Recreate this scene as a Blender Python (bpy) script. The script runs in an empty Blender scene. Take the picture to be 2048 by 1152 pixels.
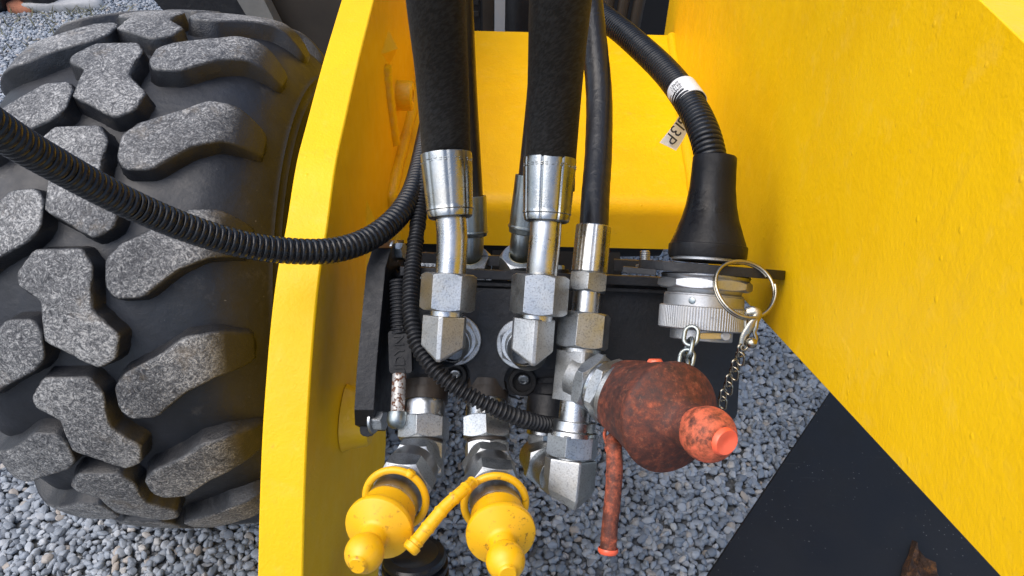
import bpy, bmesh, math, random
from mathutils import Vector, Matrix
from mathutils.geometry import delaunay_2d_cdt
R_ = math.radians
random.seed(4)
SC = bpy.context.scene
COL = SC.collection

# ------------------------------------------------------------------ camera
F = 1518.0
CAM = Vector((0, 0, 1.33)); PITCH = R_(40); ROLL = R_(1.3)
_w = Vector((0, math.cos(PITCH), -math.sin(PITCH)))
_u = Vector((0, math.sin(PITCH), math.cos(PITCH))); _r = Vector((1, 0, 0))
CR = _r*math.cos(ROLL) + _u*math.sin(ROLL)
CU = -_r*math.sin(ROLL) + _u*math.cos(ROLL)
CW = _w
cd = bpy.data.cameras.new('camera'); cam = bpy.data.objects.new('camera', cd); COL.objects.link(cam)
cd.sensor_width = 36; cd.lens = 36*F/2048; cd.clip_start = 0.02; cd.clip_end = 500
M = Matrix.Identity(4)
for i in range(3):
    M[i][0] = CR[i]; M[i][1] = CU[i]; M[i][2] = -CW[i]; M[i][3] = CAM[i]
cam.matrix_world = M
SC.camera = cam
# ------------------------------------------------------------------ light
SUN_EL, SUN_AZ = R_(60), R_(68)      # soft sun behind thin cloud, from the viewer's left
wd = bpy.data.worlds.new('World'); SC.world = wd; wd.use_nodes = True
nt = wd.node_tree; bg = nt.nodes['Background']
sky = nt.nodes.new('ShaderNodeTexSky'); sky.sky_type = 'NISHITA'; sky.sun_disc = False
sky.sun_elevation = SUN_EL; sky.sun_rotation = R_(180)+SUN_AZ; sky.air_density = 1.0; sky.dust_density = 3.0; sky.ozone_density = 1.0
hs = nt.nodes.new('ShaderNodeHueSaturation'); hs.inputs['Saturation'].default_value = 0.95
nt.links.new(sky.outputs[0], hs.inputs['Color']); nt.links.new(hs.outputs[0], bg.inputs['Color'])
bg.inputs['Strength'].default_value = 0.15
sl = bpy.data.lights.new('sun', 'SUN'); sl.energy = 1.5; sl.angle = R_(70); sl.color = (1, .985, .955)
so = bpy.data.objects.new('sun', sl); COL.objects.link(so)
sd = Vector((-math.sin(SUN_AZ)*math.cos(SUN_EL), -math.cos(SUN_AZ)*math.cos(SUN_EL), math.sin(SUN_EL)))
so.rotation_euler = sd.to_track_quat('Z', 'Y').to_euler()
SC.view_settings.view_transform = 'Standard'; SC.view_settings.look = 'None'
SC.view_settings.exposure = 0.66; SC.view_settings.gamma = 1.0

# ------------------------------------------------------------------ places
def ray(px, py): return CR*((px-1024)/F) - CU*((py-576)/F) + CW
def P(px, py, d): return CAM + ray(px, py)*d
def onx(px, py, x):
    r = ray(px, py); return CAM + r*((x-CAM.x)/r.x)
def onz(px, py, z):
    r = ray(px, py); return CAM + r*((z-CAM.z)/r.z)
def depth(p): return (p-CAM).dot(CW)
def pxm(n, d): return n*d/F
UPA = CU.copy()

# ------------------------------------------------------------------ materials
MT = {}
class NB:
    def __init__(s, name):
        s.m = bpy.data.materials.new(name); s.m.use_nodes = True
        s.t = s.m.node_tree; s.b = s.t.nodes['Principled BSDF']; MT[name] = s.m
        s.tc = s.t.nodes.new('ShaderNodeTexCoord'); s.vec = s.tc.outputs['Object']
    def n(s, kind, **kw):
        o = s.t.nodes.new(kind)
        for k, v in kw.items(): setattr(o, k, v)
        return o
    def l(s, a, b): s.t.links.new(a, b)
    def rnd_vec(s, amt=7.0):
        oi = s.n('ShaderNodeObjectInfo'); m = s.n('ShaderNodeMath', operation='MULTIPLY'); m.inputs[1].default_value = amt
        s.l(oi.outputs['Random'], m.inputs[0])
        a = s.n('ShaderNodeVectorMath', operation='ADD'); s.l(s.tc.outputs['Object'], a.inputs[0]); s.l(m.outputs[0], a.inputs[1])
        s.vec = a.outputs[0]; return s
    def noise(s, scale, detail=3, rough=.55, dist=0, vec=None):
        o = s.n('ShaderNodeTexNoise'); o.inputs['Scale'].default_value = scale; o.inputs['Detail'].default_value = detail
        o.inputs['Roughness'].default_value = rough; o.inputs['Distortion'].default_value = dist
        s.l(vec or s.vec, o.inputs['Vector']); return o.outputs['Fac']
    def vor(s, scale, feature='F1', out='Distance', vec=None):
        o = s.n('ShaderNodeTexVoronoi', feature=feature); o.inputs['Scale'].default_value = scale
        s.l(vec or s.vec, o.inputs['Vector']); return o.outputs[out]
    def ramp(s, fac, stops, interp='LINEAR'):
        o = s.n('ShaderNodeValToRGB'); cr = o.color_ramp; cr.interpolation = interp
        while len(cr.elements) < len(stops): cr.elements.new(.5)
        for e, (p, c) in zip(cr.elements, stops):
            e.position = p; e.color = (c, c, c, 1) if not hasattr(c, '__len__') else (*c, 1)
        s.l(fac, o.inputs[0]); return o.outputs[0]
    def mix(s, fac, a, b, mode='MIX'):
        o = s.n('ShaderNodeMix', data_type='RGBA', blend_type=mode)
        for i, v in ((0, fac), (6, a), (7, b)):
            if hasattr(v, 'is_output'): s.l(v, o.inputs[i])
            elif i == 0: o.inputs[0].default_value = v
            else: o.inputs[i].default_value = (*v, 1)
        return o.outputs[2]
    def math(s, op, a, b=None):
        o = s.n('ShaderNodeMath', operation=op)
        for i, v in ((0, a), (1, b)):
            if v is None: continue
            if hasattr(v, 'is_output'): s.l(v, o.inputs[i])
            else: o.inputs[i].default_value = v
        return o.outputs[0]
    def bevel(s, r):
        o = s.n('ShaderNodeBevel', samples=4); o.inputs['Radius'].default_value = r; s.nrm = o.outputs[0]
        s.l(s.nrm, s.b.inputs['Normal']); return s
    nrm = None
    def bump(s, h, strength=.3, dist=.001):
        o = s.n('ShaderNodeBump'); o.inputs['Strength'].default_value = strength; o.inputs['Distance'].default_value = dist
        s.l(h, o.inputs['Height'])
        if s.nrm: s.l(s.nrm, o.inputs['Normal'])
        s.nrm = o.outputs[0]; s.l(s.nrm, s.b.inputs['Normal']); return s
    def col(s, v):
        if hasattr(v, 'is_output'): s.l(v, s.b.inputs['Base Color'])
        else: s.b.inputs['Base Color'].default_value = (*v, 1)
        return s
    def ro(s, v):
        if hasattr(v, 'is_output'): s.l(v, s.b.inputs['Roughness'])
        else: s.b.inputs['Roughness'].default_value = v
        return s
    def me(s, v):
        if hasattr(v, 'is_output'): s.l(v, s.b.inputs['Metallic'])
        else: s.b.inputs['Metallic'].default_value = v
        return s

def build_materials():
    # yellow machine paint: orange peel, faint dirt, tiny droplets
    b = NB('yellow_paint')
    n1 = b.noise(9, 4); c = b.mix(b.ramp(n1, [(.3, 0.), (.7, 1.)]), (.81, .462, .0015), (.86, .51, .002))
    sp = b.ramp(b.noise(160, 2), [(.70, 0.), (.78, 1.)]); c = b.mix(b.math('MULTIPLY', sp, .35), c, (.45, .24, .02))
    dust = b.ramp(b.noise(34, 6, .7), [(.55, 0.), (.8, 1.)]); c = b.mix(b.math('MULTIPLY', dust, .12), c, (.86, .62, .22))
    mr = b.n('ShaderNodeVectorMath', operation='MULTIPLY'); mr.inputs[1].default_value = (70, 70, 5); b.l(b.vec, mr.inputs[0]); run = b.math('MULTIPLY', b.ramp(b.noise(1., 4, .6, 0, mr.outputs[0]), [(.56, 0.), (.72, 1.)]), b.ramp(b.noise(4, 3), [(.48, 0.), (.66, 1.)]))
    c = b.mix(b.math('MULTIPLY', run, .22), c, (.48, .27, .03)); chip = b.ramp(b.noise(85, 5, .75), [(.735, 0.), (.75, 1.)]); c = b.mix(b.math('MULTIPLY', chip, .6), c, (.20, .11, .02))
    b.col(c); b.ro(b.ramp(b.noise(40, 3), [(.3, .38), (.7, .52)])); b.b.inputs['Specular IOR Level'].default_value = .28
    b.bump(b.noise(300, 2, .5, .4), .30, .0012); b.bump(b.noise(75, 3, .5, .6), .16, .003)
    drop = b.ramp(b.vor(45), [(.05, 1.), (.11, 0.)]); b.bump(drop, .35, .0012)
    # yellow weld / cast boss: same paint, lumpy
    b = NB('yellow_weld'); b.col((.80, .475, .004)); b.ro(.36); b.bump(b.noise(60, 3), .4, .004); b.bump(b.noise(300, 2), .2, .001)
    # black textured paint on the valve block
    b = NB('black_paint').rnd_vec(); b.bevel(.0016); b.b.inputs['Specular IOR Level'].default_value = .42
    n = b.noise(30, 5, .65); b.col(b.mix(b.ramp(n, [(.35, 0.), (.75, 1.)]), (.005, .0054, .0072), (.0115, .0122, .0155)))
    chips = b.ramp(b.noise(140, 3), [(.735, 0.), (.76, 1.)]); 
    b.ro(b.ramp(b.noise(80, 3), [(.3, .40), (.7, .58)])); b.bump(b.noise(260, 3), .35, .0012); b.bump(b.noise(50, 2), .1, .003)
    # flat dark sheet steel with dust
    b = NB('black_sheet'); b.b.inputs['Specular IOR Level'].default_value = .35
    n = b.noise(5, 4, .6); c = b.mix(b.ramp(n, [(.3, 0.), (.7, 1.)]), (.005, .0053, .0068), (.009, .0094, .011))
    d1 = b.ramp(b.vor(140), [(.07, 1.), (.12, 0.)]); d2 = b.ramp(b.noise(14, 3), [(.44, 0.), (.62, 1.)])
    c = b.mix(b.math('MULTIPLY', b.math('MULTIPLY', d1, d2), .5), c, (.25, .25, .25))
    b.col(c); b.ro(b.ramp(b.noise(22, 4), [(.3, .42), (.7, .6)])); mp = b.n('ShaderNodeMapping'); mp.inputs['Rotation'].default_value = (0, 0, .7); mp.inputs['Scale'].default_value = (6, 260, 1); b.l(b.vec, mp.inputs['Vector']); sc_ = b.ramp(b.noise(1.0, 3, .6, 0, mp.outputs[0]), [(.66, 0.), (.72, 1.)]); c = b.mix(b.math('MULTIPLY', b.math('MULTIPLY', sc_, d2), .25), c, (.12, .12, .12)); b.col(c); b.bump(b.noise(200, 2), .1, .0006)
    # zinc plated steel
    def zinc(name, base, base2, rough, pit=.6, bevel=.0009, metal=1.0):
        b = NB(name).rnd_vec(); b.bevel(bevel)
        n = b.noise(38, 4, .6); c = b.mix(b.ramp(n, [(.3, 0.), (.7, 1.)]), base, base2)
        sp = b.ramp(b.noise(560, 3, .6), [(.50, 0.), (.66, 1.)])
        if pit: c = b.mix(b.math('MULTIPLY', sp, pit), c, (.10, .10, .10))
        dk = b.ramp(b.noise(210, 3, .6), [(.715, 0.), (.75, 1.)]); c = b.mix(b.math('MULTIPLY', dk, .75), c, (.05, .042, .035))
        tarn = b.ramp(b.noise(16, 4, .65), [(.5, 0.), (.75, 1.)]); c = b.mix(b.math('MULTIPLY', tarn, .35), c, (.42, .37, .27))
        b.col(c); b.me(metal); b.ro(b.ramp(b.noise(55, 4, .6), [(.3, rough-.07), (.7, rough+.10)])); b.bump(b.noise(500, 3), .22, .0006); return b
    zinc('zinc_nut', (.36, .385, .405), (.46, .48, .495), .38, .5)
    zinc('zinc_forged', (.36, .38, .395), (.47, .48, .485), .46, .45)
    zinc('zinc_tube', (.45, .47, .49), (.55, .56, .56), .26, .15)
    zinc('zinc_ferrule', (.30, .325, .335), (.40, .415, .415), .28, .1)
    zinc('zinc_dull', (.22, .26, .27), (.32, .35, .36), .34, .2)
    zinc('aluminium', (.42, .435, .46), (.50, .51, .525), .50, .15)
    zinc('sleeve_steel', (.30, .31, .33), (.40, .41, .43), .34, .1)
    zinc('ring_steel', (.30, .27, .21), (.42, .39, .33), .18, .1, .0004)
    zinc('brass_tarnish', (.5, .4, .2), (.62, .52, .3), .3, .1)
    # rust spotted galvanised pin
    b = NB('rusty_pin'); n = b.ramp(b.noise(230, 4, .6), [(.50, 0.), (.58, 1.)])
    b.col(b.mix(n, (.40, .38, .36), (.10, .035, .012))); b.ro(b.ramp(n, [(0., .45), (1., .85)])); b.me(b.ramp(n, [(0., .5), (1., 0.)])); b.bump(n, .5, .0006)
    b = NB('brown_collar'); n = b.noise(60, 5, .6); b.col(b.mix(n, (.010, .008, .007), (.055, .040, .030))); b.ro(.5); b.bump(b.noise(200, 3), .3, .001)
    b = NB('heavy_rust'); n = b.noise(90, 6, .7); b.col(b.ramp(n, [(.3, (.012, .007, .005)), (.52, (.05, .022, .010)), (.66, (.16, .065, .016)), (.8, (.02, .012, .01))])); b.ro(.7); b.bump(b.noise(160, 5, .7), 1., .004)
    # plastic conduits
    b = NB('conduit_black'); n = b.noise(40, 4, .6); b.col(b.mix(n, (.005, .0055, .007), (.012, .0125, .015))); b.ro(b.ramp(b.noise(70, 3), [(.3, .36), (.7, .55)])); b.b.inputs['Specular IOR Level'].default_value = .4; b.bump(b.noise(400, 3), .12, .0006)
    b = NB('conduit_grey'); b.b.inputs['Specular IOR Level'].default_value = .36; n = b.noise(40, 4, .6); b.col(b.mix(n, (.005, .0058, .0075), (.012, .0135, .017))); b.ro(.26); b.bump(b.noise(300, 3), .1, .0006)
    b = NB('rubber_boot'); b.b.inputs['Specular IOR Level'].default_value = .22; n = b.noise(28, 4, .6); b.col(b.mix(n, (.004, .0043, .0055), (.011, .0115, .014))); b.ro(b.ramp(b.noise(36, 4, .6), [(.35, .24), (.65, .52)]))
    b.bump(b.noise(60, 4, .6, .8), .22, .003); b.bump(b.noise(300, 3), .15, .0008)
    b = NB('hose_rubber'); n = b.noise(60, 4); b.col(b.mix(n, (.006, .006, .0075), (.015, .015, .018))); b.ro(.36); b.bump(b.noise(90, 2, .5, 1.2), .4, .0016)
    # woven protective sleeve: fine diagonal thread
    b = NB('woven_sleeve')
    m1 = b.n('ShaderNodeMapping'); m1.inputs['Rotation'].default_value = (R_(40), 0, 0); b.l(b.vec, m1.inputs['Vector'])
    m2 = b.n('ShaderNodeMapping'); m2.inputs['Rotation'].default_value = (0, R_(28), 0); b.l(m1.outputs[0], m2.inputs['Vector'])
    m3 = b.n('ShaderNodeVectorMath', operation='MULTIPLY'); m3.inputs[1].default_value = (150, 150, 620); b.l(m2.outputs[0], m3.inputs[0])
    wvf = b.noise(1.0, 3, .6, .3, m3.outputs[0])
    n = b.noise(25, 5, .6); c = b.mix(n, (.004, .0039, .0038), (.010, .0096, .0092))
    c = b.mix(b.math('MULTIPLY', b.ramp(wvf, [(.42, 0.), (.62, 1.)]), .55), c, (.035, .035, .036))
    lint = b.ramp(b.noise(230, 3, .7), [(.74, 0.), (.8, 1.)]); c = b.mix(b.math('MULTIPLY', lint, .4), c, (.22, .2, .17))
    b.col(c); b.ro(.66); b.b.inputs['Specular IOR Level'].default_value = .35; b.bump(wvf, .35, .0009); b.bump(b.noise(12, 3), .15, .005)
    # yellow plastic caps with rubbed off dirt
    b = NB('yellow_plastic').rnd_vec(); n = b.ramp(b.noise(150, 4, .7), [(.58, 0.), (.66, 1.)]); z = b.ramp(b.noise(22, 3), [(.42, 0.), (.62, 1.)])
    c = b.mix(b.noise(20, 3), (.79, .405, .002), (.85, .455, .003)); b.col(b.mix(b.math('MULTIPLY', b.math('MULTIPLY', n, z), .8), c, (.22, .09, .012))); b.ro(b.ramp(b.noise(40, 3), [(.3, .30), (.7, .46)])); b.bump(b.noise(120, 3), .12, .001)
    # red rubber cap, brown and crackled with dirt
    def redmat(name, lo, hi):
        b = NB(name); n = b.noise(115, 7, .78, 0.); m = b.noise(14, 3, .6)
        k = b.math('ADD', b.math('MULTIPLY', n, .75), b.math('MULTIPLY', m, .35))
        c = b.ramp(k, [(lo-.10, (.030, .011, .009)), (lo, (.075, .020, .012)), ((lo+hi)/2, (.16, .038, .018)), (hi, (.38, .085, .038)), (hi+.10, (.68, .13, .06))])
        ch = b.noise(190, 6, .8, 0.); fl = b.ramp(ch, [(.56, 0.), (.68, 1.)]); c = b.mix(b.math('MULTIPLY', fl, .55), c, (.34, .12, .06))
        dk = b.ramp(b.noise(60, 5, .7), [(.52, 0.), (.64, 1.)]); c = b.mix(b.math('MULTIPLY', dk, .35), c, (.035, .014, .012))
        b.col(c); b.ro(b.ramp(n, [(.3, .58), (.7, .8)])); b.bump(n, .3, .001)
    redmat('red_cap_dirty', .53, .72); redmat('red_cap_clean', .39, .50); redmat('red_strap', .48, .64)
    b = NB('red_clean'); n = b.noise(60, 4, .6); b.col(b.ramp(n, [(.3, (.80, .10, .045)), (.66, (.86, .15, .07)), (.74, (.4, .04, .02))])); b.ro(.3)
    # tyre
    b = NB('tyre_rubber')
    n = b.noise(14, 5, .65); c = b.mix(b.ramp(n, [(.3, 0.), (.72, 1.)]), (.0045, .0054, .0078), (.014, .0165, .0235))
    du = b.ramp(b.noise(26, 6, .75), [(.60, 0.), (.74, 1.)]); c = b.mix(b.math('MULTIPLY', du, .28), c, (.12, .11, .10))
    g = b.ramp(b.noise(190, 2), [(.74, 0.), (.78, 1.)]); c = b.mix(b.math('MULTIPLY', g, .5), c, (.22, .21, .2))
    b.col(c); b.ro(b.ramp(b.noise(20, 4, .6), [(.3, .40), (.7, .60)])); b.bump(b.noise(70, 4, .6), .25, .004); b.bump(b.noise(380, 3), .12, .0008)
    # tread block: worn grey face (the local normal height decides), rubber flanks
    b = NB('tread_rubber').rnd_vec(3.0)
    at = b.n('ShaderNodeAttribute', attribute_name='worn'); worn = at.outputs['Fac']
    w1 = b.noise(70, 4, .72, 4.0); w2 = b.noise(170, 3, .6, 2.5)
    k = b.math('ADD', b.math('MULTIPLY', w1, .6), b.math('MULTIPLY', w2, .4))
    big = b.noise(9, 3); k = b.math('ADD', k, b.math('MULTIPLY', b.math('SUBTRACT', big, .52), .26))
    top = b.ramp(k, [(.37, (.022, .023, .027)), (.45, (.085, .086, .09)), (.51, (.165, .165, .165)), (.565, (.33, .325, .315)), (.65, (.48, .47, .45))])
    ed = b.math('MULTIPLY', worn, b.ramp(b.noise(75, 5, .7), [(.30, .25), (.48, 1.)]))
    fl = b.mix(b.noise(25, 4), (.009, .0095, .0115), (.020, .0215, .026))
    mud = b.ramp(b.noise(22, 5, .7), [(.57, 0.), (.70, 1.)]); top = b.mix(b.math('MULTIPLY', mud, .45), top, (.15, .115, .075)); fl = b.mix(b.math('MULTIPLY', mud, .5), fl, (.07, .058, .042))
    b.col(b.mix(ed, fl, top)); b.ro(b.mix(ed, (.36, .36, .36), (.72, .72, .72))); b.bump(k, .5, .0022); b.bump(b.noise(30, 3), .12, .004)
    # ground
    b = NB('pebble'); oi = b.n('ShaderNodeObjectInfo'); rn = oi.outputs['Random']
    c = b.ramp(rn, [(0., (.11, .132, .165)), (.25, (.195, .228, .272)), (.5, (.27, .305, .35)), (.75, (.36, .39, .43)), (.90, (.41, .43, .455)), (.935, (.46, .46, .45)), (.965, (.36, .29, .22)), (1., (.58, .56, .53))])
    n = b.noise(190, 4, .6); c = b.mix(b.ramp(n, [(.3, .0), (.75, .5)]), c, (.36, .38, .41)); ge = b.n('ShaderNodeNewGeometry'); bn = b.noise(3.2, 3, .6, 0, ge.outputs['Position']); c = b.mix(b.ramp(bn, [(.35, .45), (.6, 0.)]), c, (.06, .07, .085)); b.col(c); b.ro(.55); b.bump(b.noise(300, 3), .2, .0008)
    b = NB('gravel_bed'); n = b.vor(70, out='Color'); k = b.noise(2.5, 4); c = b.mix(b.noise(150, 5, .7), (.07, .078, .09), (.24, .255, .275)); c = b.mix(b.ramp(k, [(.45, 0.), (.7, .6)]), c, (.16, .15, .12)); b.col(c); b.ro(.9); b.bump(b.vor(75), 1., .012)
    b = NB('concrete'); n = b.noise(18, 6, .7); b.col(b.mix(n, (.28, .28, .28), (.50, .50, .50))); b.ro(.85); b.bump(b.noise(60, 4), .5, .004)
    b = NB('brick'); n = b.noise(25, 5); b.col(b.mix(n, (.36, .12, .06), (.52, .22, .13))); b.ro(.85); b.bump(b.noise(80, 4), .5, .004)
    b = NB('black_foil'); b.col((.012, .012, .014)); b.ro(.35); b.bump(b.noise(14, 4), .5, .02)
    b = NB('grass'); b.col(b.mix(b.noise(30, 2), (.07, .085, .03), (.20, .17, .09))); b.ro(.6)
    b = NB('grey_steel'); n = b.noise(20, 5, .7); b.col(b.mix(n, (.12, .12, .115), (.26, .255, .24))); b.ro(.6); b.me(.2)
    b = NB('pale_strip'); b.col((.30, .33, .37)); b.ro(.45)
    b = NB('dirty_panel'); n = b.noise(8, 6, .7); b.col(b.mix(n, (.014, .012, .010), (.055, .044, .034))); b.ro(.65)
    b = NB('label_white'); n = b.noise(90, 4); b.col(b.mix(b.ramp(n, [(.5, 0.), (.8, .5)]), (.72, .72, .72), (.45, .45, .45))); b.ro(.35)
    b = NB('ink'); b.col((.015, .015, .018)); b.ro(.6)
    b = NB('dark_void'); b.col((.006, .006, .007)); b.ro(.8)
build_materials()

# ------------------------------------------------------------------ object helpers
ORG = {}
def link(name, me, mat, parent, org):
    o = bpy.data.objects.new(name, me); COL.objects.link(o)
    me.materials.append(MT[mat])
    if parent is not None:
        o.parent = parent; o.location = org - ORG[parent]
    else: o.location = org
    ORG[o] = org.copy(); return o
def mesh(name, vs, fs, mat, parent=None, angle=38, smooth=True):
    vs = [Vector(v) for v in vs]
    if parent is not None: org = ORG[parent]
    else:
        lo = min(v.z for v in vs); c = sum(vs, Vector())/len(vs); org = Vector((c.x, c.y, lo))
    me = bpy.data.meshes.new(name); me.from_pydata([tuple(v-org) for v in vs], [], fs); me.update()
    bm = bmesh.new(); bm.from_mesh(me); bmesh.ops.recalc_face_normals(bm, faces=bm.faces); bm.to_mesh(me); bm.free()
    if smooth:
        me.polygons.foreach_set('use_smooth', [True]*len(me.polygons)); me.set_sharp_from_angle(angle=R_(angle))
    return link(name, me, mat, parent, org)
def tag(o, label, cat, group=None, kind=None):
    if label: o['label'] = label
    if cat: o['category'] = cat
    if group: o['group'] = group
    if kind: o['kind'] = kind
    return o
def thing(name, loc, label, cat, group=None):
    o = bpy.data.objects.new(name, None); COL.objects.link(o); o.location = loc; o.empty_display_size = .02
    ORG[o] = Vector(loc); return tag(o, label, cat, group)
def frame(axis, ref=None):
    a = axis.normalized(); ref = ref if ref is not None else -CW
    f = ref - a*ref.dot(a)
    if f.length < 1e-4: f = CU - a*CU.dot(a)
    f.normalize(); return a, f, a.cross(f)
def lathe_geo(p0, axis, prof, seg=40, mod=None, ref=None):
    a, f, s = frame(axis, ref); vs = []; fs = []; rings = []
    for (t, r) in prof:
        if r <= 1e-6: vs.append(p0+a*t); rings.append([len(vs)-1]); continue
        row = []
        for k in range(seg):
            th = 2*math.pi*k/seg; rr = r + (mod(t, th) if mod else 0)
            vs.append(p0 + a*t + (f*math.cos(th)+s*math.sin(th))*rr); row.append(len(vs)-1)
        rings.append(row)
    for A, B in zip(rings, rings[1:]):
        for k in range(seg):
            k2 = (k+1) % seg
            if len(A) == 1 and len(B) == 1: continue
            if len(A) == 1: fs.append((A[0], B[k2], B[k]))
            elif len(B) == 1: fs.append((A[k], A[k2], B[0]))
            else: fs.append((A[k], A[k2], B[k2], B[k]))
    return vs, fs
def lathe(name, p0, axis, prof, mat, parent=None, seg=40, mod=None, ref=None, angle=38):
    return mesh(name, *lathe_geo(p0, axis, prof, seg, mod, ref), mat, parent, angle)
def cyl(name, p0, p1, r, mat, parent=None, seg=36, ch=.0006, r1=None):
    L = (p1-p0).length; r1 = r if r1 is None else r1
    return lathe(name, p0, p1-p0, [(0, 0), (0, r-ch), (ch, r), (L-ch, r1), (L, r1-ch), (L, 0)], mat, parent, seg)
def hexg(p0, p1, rc, phase=0., hole=0., ref=None, sides=6):
    """hexagon nut between p0 and p1, rc = centre to corner, conical chamfer at both ends"""
    a, f, s = frame(p1-p0, ref); L = (p1-p0).length; seg = sides*10; half = math.pi/sides; af = rc*math.cos(half); vs = []; fs = []
    rch = af*.985; tn = math.tan(R_(30))
    def ring(fn):
        b = len(vs)
        for k in range(seg):
            th = 2*math.pi*k/seg; q = (th+half) % (2*half) - half; rh = af/math.cos(q); t, r = fn(rh)
            an = th+phase; vs.append(p0+a*t+(f*math.cos(an)+s*math.sin(an))*r)
        return b
    rs = []
    if hole: rs.append(ring(lambda rh: (L*.15, hole))); rs.append(ring(lambda rh: (0, hole)))
    rs.append(ring(lambda rh: (0, rch)))
    rs.append(ring(lambda rh: (max(0, rh-rch)*tn+.0002, rh)))
    rs.append(ring(lambda rh: (L-max(0, rh-rch)*tn-.0002, rh)))
    rs.append(ring(lambda rh: (L, rch)))
    if hole: rs.append(ring(lambda rh: (L, hole))); rs.append(ring(lambda rh: (L*.85, hole)))
    for A, B in zip(rs, rs[1:]):
        for k in range(seg): k2 = (k+1) % seg; fs.append((A+k, A+k2, B+k2, B+k))
    if not hole: fs.append(tuple(range(rs[0], rs[0]+seg))[::-1]); fs.append(tuple(range(rs[-1], rs[-1]+seg)))
    return vs, fs
def hexnut(name, p0, p1, rc, mat='zinc_nut', parent=None, phase=0., hole=0., ref=None, sides=6):
    return mesh(name, *hexg(p0, p1, rc, phase, hole, ref, sides), mat, parent, 25)
def catmull(pts, n):
    out = []; m = len(pts)
    P_ = [pts[0]*2-pts[1]]+list(pts)+[pts[-1]*2-pts[-2]]
    for i in range(m-1):
        a, b, c, d = P_[i], P_[i+1], P_[i+2], P_[i+3]
        for k in range(n):
            t = k/n; out.append(.5*((2*b)+(c-a)*t+(2*a-5*b+4*c-d)*t*t+(3*b-a-3*c+d)*t**3))
    out.append(pts[-1].copy()); return out
def resample(path, ss):
    acc = [0.]
    for a, b in zip(path, path[1:]): acc.append(acc[-1]+(b-a).length)
    out = []; i = 0
    for s in ss:
        while i < len(acc)-2 and acc[i+1] < s: i += 1
        d = acc[i+1]-acc[i]; t = 0 if d < 1e-9 else (s-acc[i])/d; out.append(path[i].lerp(path[i+1], max(0, min(1, t))))
    return out
def plen(path): return sum((b-a).length for a, b in zip(path, path[1:]))
def tube_geo(path, rad, seg=20, closed=False, caps=True, flat=1.0, ref=None):
    n = len(path); vs = []; fs = []
    T = []
    for i in range(n):
        if closed: t = path[(i+1) % n]-path[i-1]
        else: t = path[min(i+1, n-1)]-path[max(i-1, 0)]
        T.append(t.normalized())
    N = (ref or -CW) - T[0]*(ref or -CW).dot(T[0])
    if N.length < 1e-3: N = CU - T[0]*CU.dot(T[0])
    N.normalize()
    for i in range(n):
        N = N - T[i]*N.dot(T[i]); N.normalize(); B = T[i].cross(N); r = rad(i) if callable(rad) else rad
        for k in range(seg):
            th = 2*math.pi*k/seg; vs.append(path[i]+(N*math.cos(th)*flat+B*math.sin(th))*r)
    for i in range(n if closed else n-1):
        j = (i+1) % n
        for k in range(seg): k2 = (k+1) % seg; fs.append((i*seg+k, i*seg+k2, j*seg+k2, j*seg+k))
    if caps and not closed: fs.append(tuple(range(seg))[::-1]); fs.append(tuple(range((n-1)*seg, n*seg)))
    return vs, fs
def tube(name, path, rad, mat, parent=None, seg=20, closed=False, caps=True, angle=50, flat=1.0, ref=None):
    return mesh(name, *tube_geo(path, rad, seg, closed, caps, flat, ref), mat, parent, angle)
def corrugated(name, pts, r0, pitch, amp, prof, mat, parent=None, seg=24, taper=None, jitter=0.):
    path = catmull(pts, 24); L = plen(path); n = int(L/pitch); ss = []; rr = []
    rg = random.Random(3)
    for i in range(n):
        j = 1+rg.uniform(-jitter, jitter)
        for q, h in prof: ss.append((i+q)*pitch); rr.append(r0+amp*h*j)
    pp = resample(path, ss)
    return mesh(name, *tube_geo(pp, lambda i: rr[i], seg), mat, parent, 60)
RIB_WIDE = [(0, 0), (.09, .05), (.2, .9), (.34, 1.), (.66, 1.), (.80, .9), (.91, .05)]
RIB_ROUND = [(0, 0), (.14, .1), (.28, .7), (.42, .97), (.58, .97), (.72, .7), (.86, .1)]
def prism(name, poly, thick, mat, parent=None, angle=30):
    """poly: list of world points of the front outline; thick: vector to the back"""
    n = len(poly); vs = list(poly)+[p+thick for p in poly]
    fs = [tuple(range(n)), tuple(range(n, 2*n))[::-1]]+[(k, (k+1) % n, n+(k+1) % n, n+k) for k in range(n)]
    return mesh(name, vs, fs, mat, parent, angle)
def roundpoly(pts, rad, n=5):
    out = []; m = len(pts)
    for i in range(m):
        p = pts[i]; a = pts[i-1]; c = pts[(i+1) % m]; r = rad[i] if hasattr(rad, '__len__') else rad
        u = (a-p); v = (c-p); d = min(r, u.length*.45, v.length*.45)
        if d < 1e-6: out.append(p); continue
        A = p+u.normalized()*d; B = p+v.normalized()*d
        for k in range(n+1):
            t = k/n; out.append((1-t)**2*A+2*t*(1-t)*p+t*t*B)
    return out
def box(name, c, x, y, z, mat, parent=None, ch=.0015):
    """box centred at c with half-vectors x, y, z, chamfered vertical edges"""
    poly = [c-x-y-z, c+x-y-z, c+x-y+z, c-x-y+z]
    return prism(name, roundpoly(poly, ch*2, 3), y*2, mat, parent)
class Axis:
    """straight axis in space; .at(y) is the point on it that shows at image row y"""
    def __init__(s, a, b): s.a = P(*a); s.b = P(*b)
    def at(s, y):
        lo, hi = -1.5, 2.5
        f = lambda t: (lambda q: 576-F*q.dot(CU)/q.dot(CW))(s.a.lerp(s.b, t)-CAM)
        for _ in range(50):
            m = (lo+hi)/2
            if f(m) < y: lo = m
            else: hi = m
        return s.a.lerp(s.b, (lo+hi)/2)
    def r(s, n, y): return pxm(n, depth(s.at(y)))
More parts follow.
